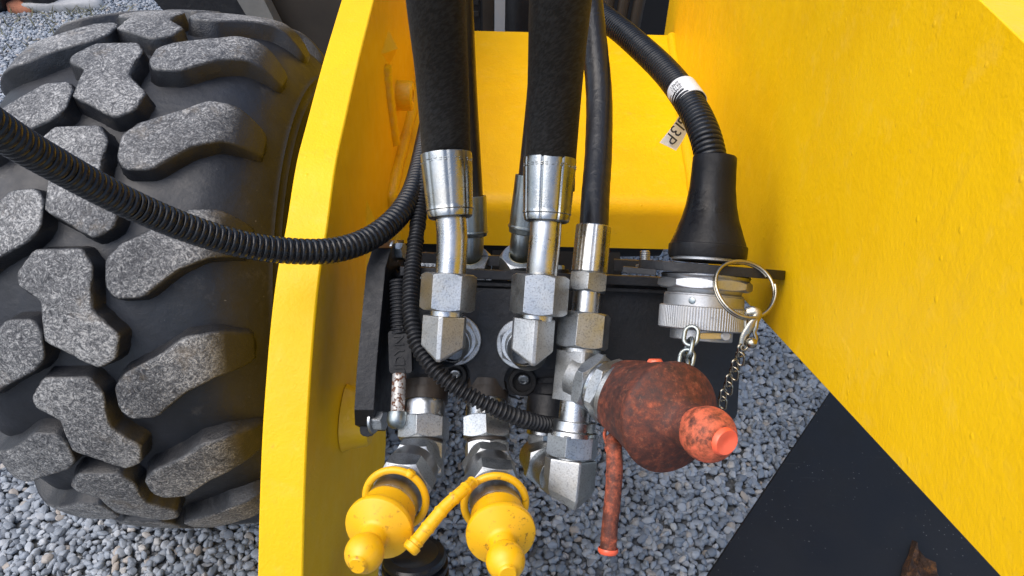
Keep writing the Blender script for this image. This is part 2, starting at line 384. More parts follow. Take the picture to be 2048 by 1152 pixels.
def textmesh(name, txt, origin, xdir, ydir, size, mat, parent=None, extrude=.0003, align='CENTER'):
    cu = bpy.data.curves.new('t', 'FONT'); cu.body = txt; cu.size = size; cu.extrude = extrude; cu.align_x = align; cu.align_y = 'CENTER'; cu.resolution_u = 2
    o = bpy.data.objects.new('t', cu); COL.objects.link(o); bpy.context.view_layer.update()
    me0 = o.evaluated_get(bpy.context.evaluated_depsgraph_get()).to_mesh()
    vs = [v.co.copy() for v in me0.vertices]; fs = [tuple(p.vertices) for p in me0.polygons]
    o.to_mesh_clear(); bpy.data.objects.remove(o); bpy.data.curves.remove(cu)
    x = xdir.normalized(); y = (ydir-x*ydir.dot(x)).normalized(); z = x.cross(y)
    return mesh(name, [origin+x*v.x+y*v.y+z*v.z for v in vs], fs, mat, parent, smooth=False)

# ================================================================== GROUND
def ground():
    g = mesh('ground', [(-60, -60, -.004), (60, -60, -.004), (60, 60, -.004), (-60, 60, -.004)], [(0, 1, 2, 3)], 'gravel_bed', smooth=False)
    g['kind'] = 'structure'
    # loose pebbles: real little stones scattered on the bed
    X0, X1, Y0, Y1 = -3.4, 2.8, .0, 4.8
    me = bpy.data.meshes.new('gravel'); me.from_pydata([(X0, Y0, 0), (X1, Y0, 0), (X1, Y1, 0), (X0, Y1, 0)], [], [(0, 1, 2, 3)]); me.update()
    o = bpy.data.objects.new('gravel', me); COL.objects.link(o); me.materials.append(MT['pebble'])
    tag(o, 'loose blue-grey pebbles covering the ground under the machine', 'gravel', None, 'stuff')
    ng = bpy.data.node_groups.new('pebble_scatter', 'GeometryNodeTree')
    ng.interface.new_socket('Geometry', in_out='INPUT', socket_type='NodeSocketGeometry'); ng.interface.new_socket('Geometry', in_out='OUTPUT', socket_type='NodeSocketGeometry')
    N = ng.nodes; Lk = ng.links.new
    gi = N.new('NodeGroupInput'); go = N.new('NodeGroupOutput'); join = N.new('GeometryNodeJoinGeometry')
    shapes = N.new('GeometryNodeJoinGeometry')
    for i in range(7):
        ico = N.new('GeometryNodeMeshIcoSphere'); ico.inputs['Radius'].default_value = 1.0; ico.inputs['Subdivisions'].default_value = 3
        nz = N.new('ShaderNodeTexNoise'); nz.noise_dimensions = '4D'; nz.inputs['W'].default_value = i*5.3; nz.inputs['Scale'].default_value = .75; nz.inputs['Detail'].default_value = 1.2
        sub = N.new('ShaderNodeVectorMath'); sub.operation = 'SUBTRACT'; sub.inputs[1].default_value = (.5, .5, .5)
        mul = N.new('ShaderNodeVectorMath'); mul.operation = 'SCALE'; mul.inputs['Scale'].default_value = 1.2
        sp = N.new('GeometryNodeSetPosition'); sm = N.new('GeometryNodeSetShadeSmooth'); mt = N.new('GeometryNodeSetMaterial'); mt.inputs['Material'].default_value = MT['pebble']
        g2 = N.new('GeometryNodeGeometryToInstance')
        Lk(nz.outputs['Color'], sub.inputs[0]); Lk(sub.outputs[0], mul.inputs[0]); Lk(mul.outputs[0], sp.inputs['Offset']); Lk(ico.outputs['Mesh'], sp.inputs['Geometry'])
        Lk(sp.outputs[0], sm.inputs['Geometry']); Lk(sm.outputs[0], mt.inputs['Geometry']); Lk(mt.outputs[0], g2.inputs[0]); Lk(g2.outputs[0], shapes.inputs[0])
    for layer, (dens, lo, hi, z) in enumerate(((7800, .0040, .0092, .003), (4400, .0046, .0108, .0075))):
        ds = N.new('GeometryNodeDistributePointsOnFaces'); ds.distribute_method = 'POISSON'; ds.inputs['Density Max'].default_value = dens*1.6; ds.inputs['Distance Min'].default_value = .0066 if layer == 0 else .0094; ds.inputs['Seed'].default_value = layer+3
        of = N.new('GeometryNodeSetPosition'); rv = N.new('FunctionNodeRandomValue'); rv.data_type = 'FLOAT_VECTOR'
        rv.inputs[0].default_value = (-.003, -.003, z-.003); rv.inputs[1].default_value = (.003, .003, z+.003); rv.inputs['Seed'].default_value = 20+layer
        ip = N.new('GeometryNodeInstanceOnPoints'); ip.inputs['Pick Instance'].default_value = True
        ri = N.new('FunctionNodeRandomValue'); ri.data_type = 'INT'; ri.inputs[4].default_value = 0; ri.inputs[5].default_value = 6; ri.inputs['Seed'].default_value = 40+layer
        rr = N.new('FunctionNodeRandomValue'); rr.data_type = 'FLOAT_VECTOR'; rr.inputs[0].default_value = (-.45, -.45, 0); rr.inputs[1].default_value = (.45, .45, 6.28); rr.inputs['Seed'].default_value = 60+layer
        rs = N.new('FunctionNodeRandomValue'); rs.data_type = 'FLOAT_VECTOR'; rs.inputs[0].default_value = (lo, lo, lo*.65); rs.inputs[1].default_value = (hi*1.12, hi*.92, hi*.72); rs.inputs['Seed'].default_value = 80+layer
        Lk(gi.outputs[0], ds.inputs['Mesh']); Lk(ds.outputs['Points'], of.inputs['Geometry']); Lk(rv.outputs[0], of.inputs['Offset']); Lk(of.outputs[0], ip.inputs['Points'])
        Lk(shapes.outputs[0], ip.inputs['Instance']); Lk(ri.outputs[2], ip.inputs['Instance Index']); Lk(rr.outputs[0], ip.inputs['Rotation']); Lk(rs.outputs[0], ip.inputs['Scale'])
        Lk(ip.outputs[0], join.inputs[0])
    Lk(join.outputs[0], go.inputs[0])
    md = o.modifiers.new('scatter', 'NODES'); md.node_group = ng
ground()

# ================================================================== MACHINE FRAME
XR = -.218; PLT = .049
FR = thing('machine_frame', (0, .9, 0), 'yellow painted steel front frame of the machine around the hose block', 'frame')
def edge_round(o, w):
    md = o.modifiers.new('edge', 'BEVEL'); md.width = w; md.segments = 2; md.limit_method = 'ANGLE'; md.angle_limit = R_(50)
def frame_parts():
    ridge = [(748, 0), (718, 120), (690, 245), (672, 330), (655, 455), (641, 540), (630, 640), (621, 760), (614, 880), (609, 1020), (606, 1152)]
    pts = [onx(x, y, XR) for x, y in ridge]
    d = (pts[0]-pts[1]).normalized(); top = [pts[0]+d*.8, pts[0]+d*.4]
    d2 = (pts[-1]-pts[-2]).normalized(); bot = [pts[-1]+d2*.1]
    curve = catmull(top+pts+bot, 5)
    back = [Vector((XR, .24, .36)), Vector((XR, .30, .22)), Vector((XR, .48, .14))] + [onx(757, 1152, XR), onx(772, 885, XR)] + [Vector((XR, .95, .40)), Vector((XR, 1.05, .44)), Vector((XR, 2.0, .44))]
    sp_ = prism('side_plate', [Vector((XR, p.y, p.z)) for p in curve+back], Vector((-PLT, 0, 0)), 'yellow_paint', FR, 25); edge_round(sp_, .0022)
    # deck between the plates: flat top, rounded front nose, open below
    zt = .603; yf = 1.105; xl, xr = XR+.001, .335
    sec = [(2.0 if False else 1.86, zt-.09), (1.86, zt)] + [(yf+.030-.030*math.sin(a), zt-.030+.030*math.cos(a)) for a in [i*math.pi/12 for i in range(7)]] + [(yf, zt-.100), (yf+.012, zt-.100), (yf+.012, zt-.09)]
    vs = []; n = len(sec)
    for (y, z) in sec: vs.append(Vector((xl, y, z)))
    for (y, z) in sec: vs.append(Vector((.322+(y-1.1)*.092, y, z)))
    fs = [tuple(range(n)), tuple(range(n, 2*n))[::-1]]+[(k, (k+1) % n, n+(k+1) % n, n+k) for k in range(n)]
    mesh('deck_plate', vs, fs, 'yellow_paint', FR, 30)
    # black body added under the deck to keep the gap behind the block dark
    mesh('under_deck_blocker', *tube_geo([Vector((XR-.02, 1.42, .36)), Vector((-.1, 1.42, .36)), Vector((0, 1.42, .36)), Vector((.1, 1.42, .36)), Vector((.33, 1.42, .36))], lambda i: [.09, .10, .135, .10, .09][i], 24), 'dark_void', FR)
    # right hand arm plate, splayed outwards to the rear
    def q(Y, Z): return Vector((.318+.092*(Y-1.1), Y, Z))
    def onp(px, py):
        r = ray(px, py); k = (.318+.092*(CAM.y-1.1)-CAM.x)/(r.x-.092*r.y); return CAM+r*k
    e1 = onp(2000, 1152); e2 = onp(1540, 655); dd = (e1-e2)
    t1 = onp(1930, 0); t2 = onp(2048, 50); print('arm', e1, e2, t1, t2)
    low0 = e2-dd*.30; low1 = e1+dd*.35
    ztop = (t1.z+t2.z)/2
    poly = [q(low0.y, low0.z), q(low1.y, low1.z), q(-.06, ztop+.0), q(.9, ztop), q(1.6, ztop-.12), q(2.08, .78), q(2.08, .46), q(1.2, .46)]
    ap_ = prism('arm_plate', roundpoly(poly, [.02, .01, .003, .3, .2, .03, .03, .05], 8), Vector((.045, -.004, 0)), 'yellow_paint', FR, 25); edge_round(ap_, .0025)
    # welds
    def weld(pts, r, name='weld_bead'):
        path = catmull(pts, 14); rg = random.Random(len(pts)*7+int(r*1e5))
        tube(name, path, lambda i: r*(.95+.05*math.sin(i*.9)+rg.uniform(-.03, .03)), 'yellow_weld', FR, 10)
    weld([Vector((XR+.004, 1.11, .51)), Vector((XR+.004, 1.108, .58)), Vector((XR+.004, 1.14, .607)), Vector((XR+.004, 1.4, .607)), Vector((XR+.004, 1.85, .607))], .013)
    weld([q(1.10, .51)-Vector((.004, 0, 0)), q(1.108, .585)-Vector((.004, 0, 0)), q(1.14, .607)-Vector((.004, 0, 0)), q(1.4, .607)-Vector((.006, 0, 0)), q(1.84, .607)-Vector((.006, 0, 0))], .012)
    # plug-welded lug and long weld on the inner face of the side plate
    a = onx(777, 60, XR); b = onx(788, 92, XR); c = onx(779, 128, XR); e = onx(763, 108, XR)
    tip = (a+b+c+e)/4+Vector((.016, 0, 0))
    mesh('lug', [a, b, c, e, tip], [(0, 1, 4), (1, 2, 4), (2, 3, 4), (3, 0, 4)], 'yellow_paint', FR, 20)
    weld([onx(770, 132, XR), onx(774, 180, XR), onx(781, 235, XR), onx(788, 285, XR)], .012)
    p = onx(795, 191, XR); lathe('boss', p, Vector((1, 0, 0)), [(0, 0), (0, .027), (.026, .027), (.029, .024), (.029, .012), (.020, .011), (.020, 0)], 'yellow_weld', FR, 28)
    # lower mounting boss behind the bracket
    p = onx(694, 832, XR+.001)
    lathe('boss', p, Vector((1, 0, 0)), [(0, 0), (0, .044), (.012, .040), (.030, .036), (.034, .033), (.034, 0)], 'yellow_weld', FR, 28, mod=lambda t, th: .006*math.cos(th*1.0-.6)+.003*math.sin(3*th))
    for (x, y, h, s) in ((735, 470, .05, .03), (740, 510, .055, .026)):
        p = onx(x, y, XR); a1 = p+Vector((0, .02, h)); 
        mesh('gusset', [p+Vector((0, -.05, -.05)), p+Vector((s, 0, -.05)), p+Vector((0, .06, -.05)), a1, p+Vector((s*.6, .01, 0))], [(0, 1, 4), (0, 4, 3), (1, 2, 4), (2, 3, 4), (0, 3, 2), (0, 2, 1)], 'yellow_weld', FR, 15)
frame_parts()

# ================================================================== BLACK CARRIER PLATE lower right
def carrier():
    z = .50
    pts = [onz(1664, 776, z), onz(1398, 1172, z), onz(1330, 1275, z), onz(2250, 1330, z), onz(2250, 900, z), onz(1960, 776, z)]
    o = prism('carrier_plate', pts, Vector((0, 0, -.016)), 'black_sheet', None, 25); edge_round(o, .0022)
    tag(o, 'flat black steel plate with a diagonal edge in the lower right corner', 'steel plate')
    # torn rusty lug standing on it
    b = [onz(x, y, z+.003) for x, y in ((1800, 1160), (1806, 1130), (1816, 1112), (1824, 1080), (1832, 1092), (1850, 1118), (1872, 1140), (1884, 1165), (1850, 1190), (1815, 1185))]
    c = sum(b, Vector())/len(b); n = len(b); vs = list(b); rg = random.Random(8)
    for p in b: vs.append(p.lerp(c, .28)+Vector((0, 0, rg.uniform(.006, .016))))
    for p in b: vs.append(p.lerp(c, .62)+Vector((0, 0, rg.uniform(-.001, .014))))
    vs.append(c+Vector((0, 0, .004)))
    fs = []
    for k in range(n):
        k2 = (k+1) % n; fs += [(k, k2, n+k2, n+k), (n+k, n+k2, 2*n+k2, 2*n+k), (2*n+k, 2*n+k2, 3*n)]
    mesh('rusty_tear', vs, fs, 'heavy_rust', o, 25)
carrier()

# ================================================================== WHEEL
XC, YC, RT = -.547, 1.078, .45
LH = .026; RC = RT-LH
def tyre_profile():
    out = []; x = 0; r = RC; t = 0; ds = .0025
    def phi(t):
        if t < .125: return R_(9)*t/.125
        if t < .235: return R_(9)+(R_(62)-R_(9))*(t-.125)/.11
        if t < .30: return R_(62)+(R_(88)-R_(62))*(t-.235)/.065
        return R_(88)+R_(26)*(t-.30)/.10
    while t < .40:
        out.append((t, x, r, phi(t))); x += math.cos(phi(t))*ds; r -= math.sin(phi(t))*ds; t += ds
    return out
TP = tyre_profile()
def prof_at(t):
    s = 1 if t >= 0 else -1; a = abs(t); i = min(int(a/.0025), len(TP)-1); _, x, r, f = TP[i]
    return s*x, r, s*f
def tyre_pt(t, s, h):
    x, r, f = prof_at(t); x += math.sin(f)*h; r += math.cos(f)*h; th = s/RT
    return Vector((x, -r*math.sin(th), r*math.cos(th)))
def tread_mesh(name, poly, H=LH):
    P2 = roundpoly([Vector((a, b)) for a, b in poly], .0035, 2)
    # densify
    path = P2+[P2[0]]; L = plen(path); n = int(L/.0065); C = resample(path, [L*i/n for i in range(n)])
    area = sum(C[i].x*C[(i+1) % n].y-C[(i+1) % n].x*C[i].y for i in range(n))
    if area < 0: C = C[::-1]
    nr = []
    for i in range(n):
        t = (C[(i+1) % n]-C[i-1]).normalized(); nr.append(Vector((t.y, -t.x)))
    def hh(t, h): return h*(1-.75*min(1, max(0, (abs(t)-.150)/.062))**1.3)
    vs = []; wn = []; fs = []
    rings = [(.0075, -.004, 0), (.0045, .003, 0), (.0010, .86, .0), (-.0004, .955, .35), (-.0020, .99, .9), (-.0042, 1.0, 1.)]
    for off, hf, w in rings:
        for i in range(n):
            p = C[i]+nr[i]*off; h = hf if hf < .01 else hh(p.x, H)*hf
            vs.append(tyre_pt(p.x, p.y, h)); wn.append(w*(1 if abs(p.x) < .143 else max(0, 1-(abs(p.x)-.143)/.028)))
    m = len(rings)
    for k in range(m-1):
        for i in range(n): j = (i+1) % n; fs.append((k*n+i, k*n+j, (k+1)*n+j, (k+1)*n+i))
    inner = [C[i]+nr[i]*rings[-1][0] for i in range(n)]
    xs = [p.x for p in inner]; ys = [p.y for p in inner]; pts = list(inner); g = .012
    def inside(p):
        c = False
        for i in range(n):
            a, b = inner[i], inner[i-1]
            if (a.y > p.y) != (b.y > p.y) and p.x < (b.x-a.x)*(p.y-a.y)/(b.y-a.y)+a.x: c = not c
        return c
    yy = min(ys)+g/2
    while yy < max(ys):
        xx = min(xs)+g/2
        while xx < max(xs):
            p = Vector((xx, yy))
            if inside(p) and min((p-q).length for q in inner) > g*.5: pts.append(p)
            xx += g
        yy += g
    ov, oe, of, _, _, _ = delaunay_2d_cdt(pts, [], [list(range(n))], 1, 1e-6)
    base = (m-1)*n; mp = []
    for k, p in enumerate(ov):
        j = min(range(n), key=lambda i: (inner[i]-p).length)
        if (inner[j]-p).length < 1e-5: mp.append(base+j)
        else:
            mp.append(len(vs)); vs.append(tyre_pt(p.x, p.y, hh(p.x, H))); wn.append(1 if abs(p.x) < .143 else max(0, 1-(abs(p.x)-.143)/.028))
    for f in of: fs.append(tuple(mp[i] for i in f))
    me = bpy.data.meshes.new(name); me.from_pydata([tuple(v) for v in vs], [], fs); me.update()
    bm = bmesh.new(); bm.from_mesh(me); bmesh.ops.recalc_face_normals(bm, faces=bm.faces); bm.to_mesh(me); bm.free()
    me.polygons.foreach_set('use_smooth', [True]*len(me.polygons))
    at = me.attributes.new('worn', 'FLOAT', 'POINT'); at.data.foreach_set('value', wn); me.materials.append(MT['tread_rubber'])
    return me
WHEEL_PHASE = .056
def wheel():
    W = thing('wheel', (XC, YC, 0), 'big black off-road wheel with worn grey chunky tread on the left', 'wheel')
    ctr = Vector((XC, YC, RT))
    # carcass
    prof = [(x, r) for (t, x, r, f) in TP]
    def ridge(t): return sum(.0030*math.exp(-((t-c)/.0028)**2) for c in (.243, .258))
    half = []
    for (t, x, r, f) in TP:
        h = ridge(t); half.append((x+math.sin(f)*h, r+math.cos(f)*h))
    full = [(-x, r) for x, r in half[::-1]]+half[1:]
    vs = []; fs = []; seg = 120
    for k in range(seg):
        th = 2*math.pi*k/seg
        for x, r in full: vs.append(ctr+Vector((x, -r*math.sin(th), r*math.cos(th))))
    m = len(full)
    for k in range(seg):
        k2 = (k+1) % seg
        for j in range(m-1): fs.append((k*m+j, k*m+j+1, k2*m+j+1, k2*m+j))
    mesh('tyre', vs, fs, 'tyre_rubber', W, 60)
    x, r, _ = prof_at(.395)
    lathe('rim', ctr+Vector((-x, 0, 0)), Vector((1, 0, 0)), [(-.005, r+.012), (0, r-.01), (.05, r-.03), (.10, r-.03), (.10, 0)], 'dirty_panel', W, 40)
    lathe('rim', ctr+Vector((x, 0, 0)), Vector((-1, 0, 0)), [(-.005, r+.012), (0, r-.01), (.05, r-.03), (.10, r-.03), (.10, 0)], 'dirty_panel', W, 40)
    right = [(.042, .006), (.042, .043), (.053, .056), (.084, .054), (.126, .017), (.156, .000), (.208, -.006), (.208, -.050), (.164, -.066), (.132, -.062), (.104, -.040), (.056, -.012)]
    left = [(-a, -b) for a, b in right]
    cent = [(-.068, -.046), (-.048, -.074), (.012, -.077), (.026, -.056), (.024, .000), (.055, .032), (.048, .064), (.026, .077), (-.039, .043), (-.040, -.010), (-.068, -.028)]
    ms = [(tread_mesh('tread_block', right), 0.0), (tread_mesh('tread_block', cent), .070), (tread_mesh('tread_block', left), .140)]
    n = 17; base = .325+WHEEL_PHASE
    for k in range(n):
        for me, so_ in ms:
            o = bpy.data.objects.new('tread_block', me); COL.objects.link(o); o.parent = W; o.location = ctr-ORG[W]
            o.rotation_euler = (2*math.pi*k/n+(so_+base)/RT, 0, 0)
wheel()

# ================================================================== VALVE BLOCK AND BRACKETS
TC = -CW                              # from the block towards the viewer
VB = thing('valve_block', P(1000, 790, .90), 'black painted hydraulic valve block bolted between the yellow plates', 'valve block')
def valve_block():
    D = .875
    # rear mounting plate reaching to the right under the connector
    out = [(792, 556), (1300, 568), (1484, 576), (1482, 690), (1474, 838), (1440, 852), (1200, 800), (1180, 792), (812, 782), (796, 700)]
    prism('mounting_plate', roundpoly([P(x, y, D+.018) for x, y in out], [.004, .004, .01, .01, .014, .02, .01, .004, .01, .01], 5), CW*.012, 'black_paint', VB)
    # casting
    out = [(818, 572), (1168, 582), (1166, 792), (1120, 798), (1030, 790), (940, 786), (826, 760)]
    prism('casting', roundpoly([P(x, y, D) for x, y in out], .006, 4), CW*.045, 'black_paint', VB)
    # raised pad with scallops around the bolt wells
    pts = [(955, 585), (966, 578), (1120, 582), (1150, 590), (1156, 700), (1128, 742), (1090, 738)]
    for k in range(9): a = R_(-60-160*k/8); pts.append((1046+38*math.cos(a)*1.0, 762+38*math.sin(a)))
    pts += [(1010, 778), (1000, 784), (955, 781), (942, 772), (940, 752)]
    for k in range(7): a = R_(10-150*k/6); pts.append((908+32*math.cos(a), 750+32*math.sin(a)))
    pts += [(876, 700), (872, 600), (880, 586), (950, 586)]
    prism('pad', [P(x, y, D-.012) for x, y in pts], CW*.012, 'black_paint', VB)
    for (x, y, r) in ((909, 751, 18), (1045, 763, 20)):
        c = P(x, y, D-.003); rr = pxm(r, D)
        lathe('bolt_well', c, CW, [(.004, rr*1.45), (-.005, rr*1.40), (-.006, rr*1.3), (-.006, rr*1.02), (-.005, rr), (.0025, rr*.98)], 'dark_void', VB, 32); lathe('hole_shade_disc', c, CW, [(.0024, rr*1.1), (.0022, 0)], 'dark_void', VB, 24)  # floor disc coloured near-black to stand in for the shade of a deep hole
        lathe('socket_bolt', c+CW*.002+CR*rr*.1+CU*rr*.22, TC-CU*.5, [(0, rr*.6), (.003, rr*.58), (.0035, rr*.5), (.0035, rr*.34), (.001, rr*.32), (.001, 0)], 'zinc_nut', VB, 24)
    # two ledges along the top
    def bar(y0, y1, d0, d1, xa, xb, name='ledge'):
        s = .0425
        a0 = P(xa, y0+(xa-940)*s, d1); a1 = P(xa, y0+(xa-940)*s+2, d0); a2 = P(xa, y1+(xa-940)*s, d0); a3 = P(xa, y1+(xa-940)*s, d1)
        b0 = P(xb, y0+(xb-940)*s, d1); b1 = P(xb, y0+(xb-940)*s+2, d0); b2 = P(xb, y1+(xb-940)*s, d0); b3 = P(xb, y1+(xb-940)*s, d1)
        mesh(name, [a0, a1, a2, a3, b0, b1, b2, b3], [(0, 1, 2, 3), (4, 5, 6, 7), (0, 1, 5, 4), (1, 2, 6, 5), (2, 3, 7, 6), (3, 0, 4, 7)], 'black_paint', VB, 20)
    bar(537, 557, .872, .93, 800, 1345); bar(561, 571, .880, .93, 800, 1345)
    bar(508, 530, .965, .99, 800, 1000); bar(505, 530, .985, 1.0, 1228, 1300)
    # left cheek bracket: thick plate seen nearly edge on, its inner face in shade
    fr = [(764, 496, .872), (752, 535, .862), (742, 640, .848), (733, 740, .838), (728, 820, .832)]
    W2 = pxm(19, .85)
    L_, R2 = [], []
    for x, y, d in fr: L_.append(P(x, y, d)-CR*W2); R2.append(P(x, y, d)+CR*W2)
    back = [P(748, 850, .85), P(770, 862, .89), P(800, 800, .93), P(812, 640, .95), P(808, 480, .97)]
    n = len(fr)+len(back); vs = L_+[b-CR*W2*2 for b in back]+R2+back
    fs = [tuple(range(n)), tuple(range(n, 2*n))[::-1]]+[(k, (k+1) % n, n+(k+1) % n, n+k) for k in range(n)]
    mesh('cheek_plate', vs, fs, 'black_paint', VB, 20)
    box('cheek_foot', P(738, 850, .87), CR*pxm(15, .87), CW*.010, CU*pxm(20, .87), 'black_paint', VB, .004)
    # small rubber latch on the cheek and a gland
    tube('cable_clip', catmull([P(788, 545, .90), P(800, 552, .888), P(806, 544, .886), P(805, 535, .886)], 6), .0045, 'rubber_boot', VB, 10)
    # bolts
    def bolt(x, y, d, ax, rc, h, wr, mat='zinc_nut'):
        p = P(x, y, d); o = hexnut('bolt', p, p+ax*h, rc, mat, VB, .3)
        lathe('washer', p-ax*.003, ax, [(0, 0), (0, wr), (.0028, wr), (.003, wr-.0006), (.003, 0)], 'zinc_nut', VB, 28)
    side = (CR*.97+TC*.25).normalized()
    bolt(792, 503, .905, side, .0105, .011, .0135); bolt(750, 841, .852, side, .0115, .012, .0145)
    p = P(1290, 545, .90)
    lathe('stud', p, CU, [(0, 0), (0, .0068)]+[(.012+i*.0011, .0062 if i % 2 else .0056) for i in range(12)]+[(.0262, .0045), (.0262, 0)], 'zinc_nut', VB, 20)
    hexnut('stud_nut', P(1288, 540, .90), P(1289, 530, .90), .0105, 'zinc_nut', VB)
    q = P(1117, 556, .90); lathe('stud', q, CU, [(0, .008), (.010, .008), (.010, .0125), (.0, .0125)], 'black_paint', VB, 20)
    hexnut('stud_nut', P(1117, 548, .90), P(1117, 531, .90), .0075, 'zinc_dull', VB)
    # near-black slab behind, closing the view under the deck
    prism('rear_slab', [P(x, y, 1.02) for x, y in ((985, 500), (1240, 505), (1250, 640), (980, 640))], CW*.06, 'dark_void', VB)
    # three port collars under the block
    for x, d, r in ((852, .885, 45), (974, .885, 44), (1106, .885, 42)):
        ax = Axis((x, 760, d), (x-6, 850, d-.02))
        a = ax.at(766); b = ax.at(806 if x < 1000 else 800); rr = pxm(r, d); L = (b-a).length
        lathe('port_collar', a, b-a, [(0, 0), (0, rr*.96), (L*.35, rr*.96), (L*.36, rr), (L*.5, rr*1.02), (L*.97, rr*1.02), (L, rr*.97), (L, 0)], 'brown_collar' if x < 1000 else 'black_paint', VB, 40)
valve_block()

# ================================================================== PRESSURE HOSES WITH ELBOWS
def crimp(amp, n, ph=0.):
    def f(t, th):
        q = ((th+ph)*n/(2*math.pi)) % 1.0; d = min(q, 1-q); return -amp*math.exp(-(d/.045)**2)
    return f
def big_hose(label, hose, fer, neck, nut, col, body, flange, group, dash):
    H = thing('hydraulic_hose', P(nut[0][0], nut[0][1], .80), label, 'hose', group)
    path = catmull([P(*h[:3]) for h in hose], 16); n = len(path); r0, r1 = .0258, .0272
    tube('woven_sleeve', path, lambda i: r0+(r1-r0)*(1-i/n), 'woven_sleeve', H, 40)
    # crimped ferrule
    a = P(*fer[0]); b = P(*fer[1]); L = (b-a).length; ra, rb = fer[2], fer[3]
    prof = [(0, r0-.001), (0, ra-.0006), (.0005, ra), (L*.06, ra), (L*.80, rb), (L*.85, rb), (L*.865, rb+.0004), (L*.875, rb-.0008), (L*.89, rb-.0004), (L*.975, rb-.0016), (L, rb-.004), (L, .018)]
    sl_ = lathe('ferrule', a, b-a, prof, 'zinc_ferrule', H, 96, crimp(.0013, 8, dash))
    ax, f, s = frame(b-a)
    rg = random.Random(int(dash*100))
    for row in (0.115, .145):
        for k in range(15):
            th = -1.45+k*.2+rg.uniform(-.03, .03); rr = ra+(rb-ra)*row
            if rg.random() < .25: continue
            c = a+ax*(L*row); w = .05
            q = [c+(f*math.cos(th+e)+s*math.sin(th+e))*(rr+z) + ax*t for z, t in ((-.0003, -.0008), (.0007, -.0004), (.0007, .0004), (-.0003, .0008)) for e in (-w, w)]
            mesh('stamp_mark', q, [(0, 1, 3, 2), (2, 3, 5, 4), (4, 5, 7, 6), (0, 2, 4, 6), (1, 7, 5, 3)], 'zinc_ferrule', sl_, 20)
    # bent neck tube
    npth = catmull([P(*q[:3]) for q in neck], 10); m = len(npth)
    tube('neck_tube', npth, lambda i: .0163, 'zinc_tube', H, 36)
    p0, p1 = P(*nut[0]), P(*nut[1])
    hexnut('swivel_nut', p1, p0, pxm(nut[2], .80), 'zinc_nut', H, nut[3], .0165)
    # elbow
    E = thing('elbow_fitting', P(body[0], body[1]+90, .86), label.split(' hose')[0].replace('thick black woven', 'forged zinc elbow fitting carrying the')+' hose', 'fitting', 'forged elbows on the block')
    up = (P(*nut[0])-P(*nut[1])).normalized()
    top = P(body[0], body[1], .797); a_ = pxm(body[2], .797)
    fdir = (TC*1.0+CR*body[3]); fdir -= up*fdir.dot(up); fdir.normalize(); rdir = up.cross(fdir)
    c0 = P(*col[0]); lathe('collar', c0-up*.0005, up, [(0, 0), (0, col[1]), (.016, col[1]), (.0165, col[1]-.0006), (.0165, 0)], 'zinc_tube', E, 40)
    sec = []
    for sx, sf in ((-.10, 1.06), (.10, 1.06), (1, .34), (1, -.34), (.1, -1.05), (-.1, -1.05), (-1, -.34), (-1, .34)): sec.append(rdir*a_*sx+fdir*a_*sf)
    hm = pxm(body[4], .797); vs = []; m = len(sec)
    for v in sec: vs.append(top+v*.975)
    for v in sec: vs.append(top+v-up*.0012)
    for v in sec: vs.append(top+v-up*(hm-.010+v.dot(fdir)*.85)*.94)
    for v in sec: vs.append(top+v*.94-up*(hm-.010+v.dot(fdir)*.85))
    for v in sec: w = top+v*.94-up*(hm-.010+v.dot(fdir)*.85); w -= fdir*((w-top).dot(fdir)+a_*.9); vs.append(w)
    fs = [tuple(range(m))]
    for k in range(4):
        for i in range(m): j = (i+1) % m; fs.append((k*m+i, k*m+j, (k+1)*m+j, (k+1)*m+i))
    fs.append(tuple(range(4*m, 5*m))[::-1])
    bo = mesh('elbow_body', vs, fs, 'zinc_forged', E, 22)
    md = bo.modifiers.new('soft', 'BEVEL'); md.width = .0036; md.segments = 4; md.limit_method = 'ANGLE'; md.angle_limit = R_(18)
    fc = P(*flange[:3]); ctr = top-up*hm-fdir*a_*.6
    axd = (ctr-fc).normalized(); Lg = (ctr-fc).length; fr_ = flange[3]
    axf = (TC+CR*body[3]*-1.2).normalized(); lathe('flange_washer', fc-axf*.006, axf, [(0, 0), (0, fr_), (.0096, fr_), (.0104, fr_-.001), (.0104, .012)], 'zinc_forged', E, 44)
    hexnut('lock_nut', fc+axf*.003, fc+axf*.013, fr_*.88, 'zinc_nut', E, flange[4])
    lathe('port_stem', fc, axd, [(0, .0205), (.018, .0205), (.0185, .019), (.022, .019), (.0225, .0205), (.03, .0205), (Lg, .019)], 'zinc_nut', E, 36)
big_hose('thick black woven left hose with silver ferrule above the block',
    [(852, -520, .47), (862, -200, .58), (872, 0, .672), (884, 150, .752), (893, 310, .815), (897, 370, .815)], ((892, 308, .80), (901, 437, .80), pxm(51.5, .80), pxm(47, .80)),
    [(900, 420, .80), (904, 470, .80), (903, 515, .80), (900, 560, .80), (897, 590, .80)], ((899, 547, .795), (894, 622, .795), 55.5, .02),
    ((893, 633, .797), pxm(34, .797)), (890, 632, 42, -.09, 70), (912, 680, .858, pxm(50, .862), .4), 'thick hoses with crimped ferrules', .1)
big_hose('thick black woven right hose with silver ferrule above the block',
    [(1170, -520, .45), (1140, -200, .56), (1121, 0, .645), (1111, 150, .72), (1102, 320, .79), (1100, 380, .79)], ((1100, 318, .785), (1093, 445, .785), pxm(53, .785), pxm(48, .785)),
    [(1093, 430, .785), (1090, 480, .785), (1085, 530, .787), (1081, 570, .79), (1078, 600, .79)], ((1082, 550, .787), (1076, 630, .787), 57, -.05),
    ((1072, 640, .795), pxm(34, .795)), (1068, 637, 41, .10, 73), (1043, 688, .858, pxm(50, .862), .1), 'thick hoses with crimped ferrules', .45)

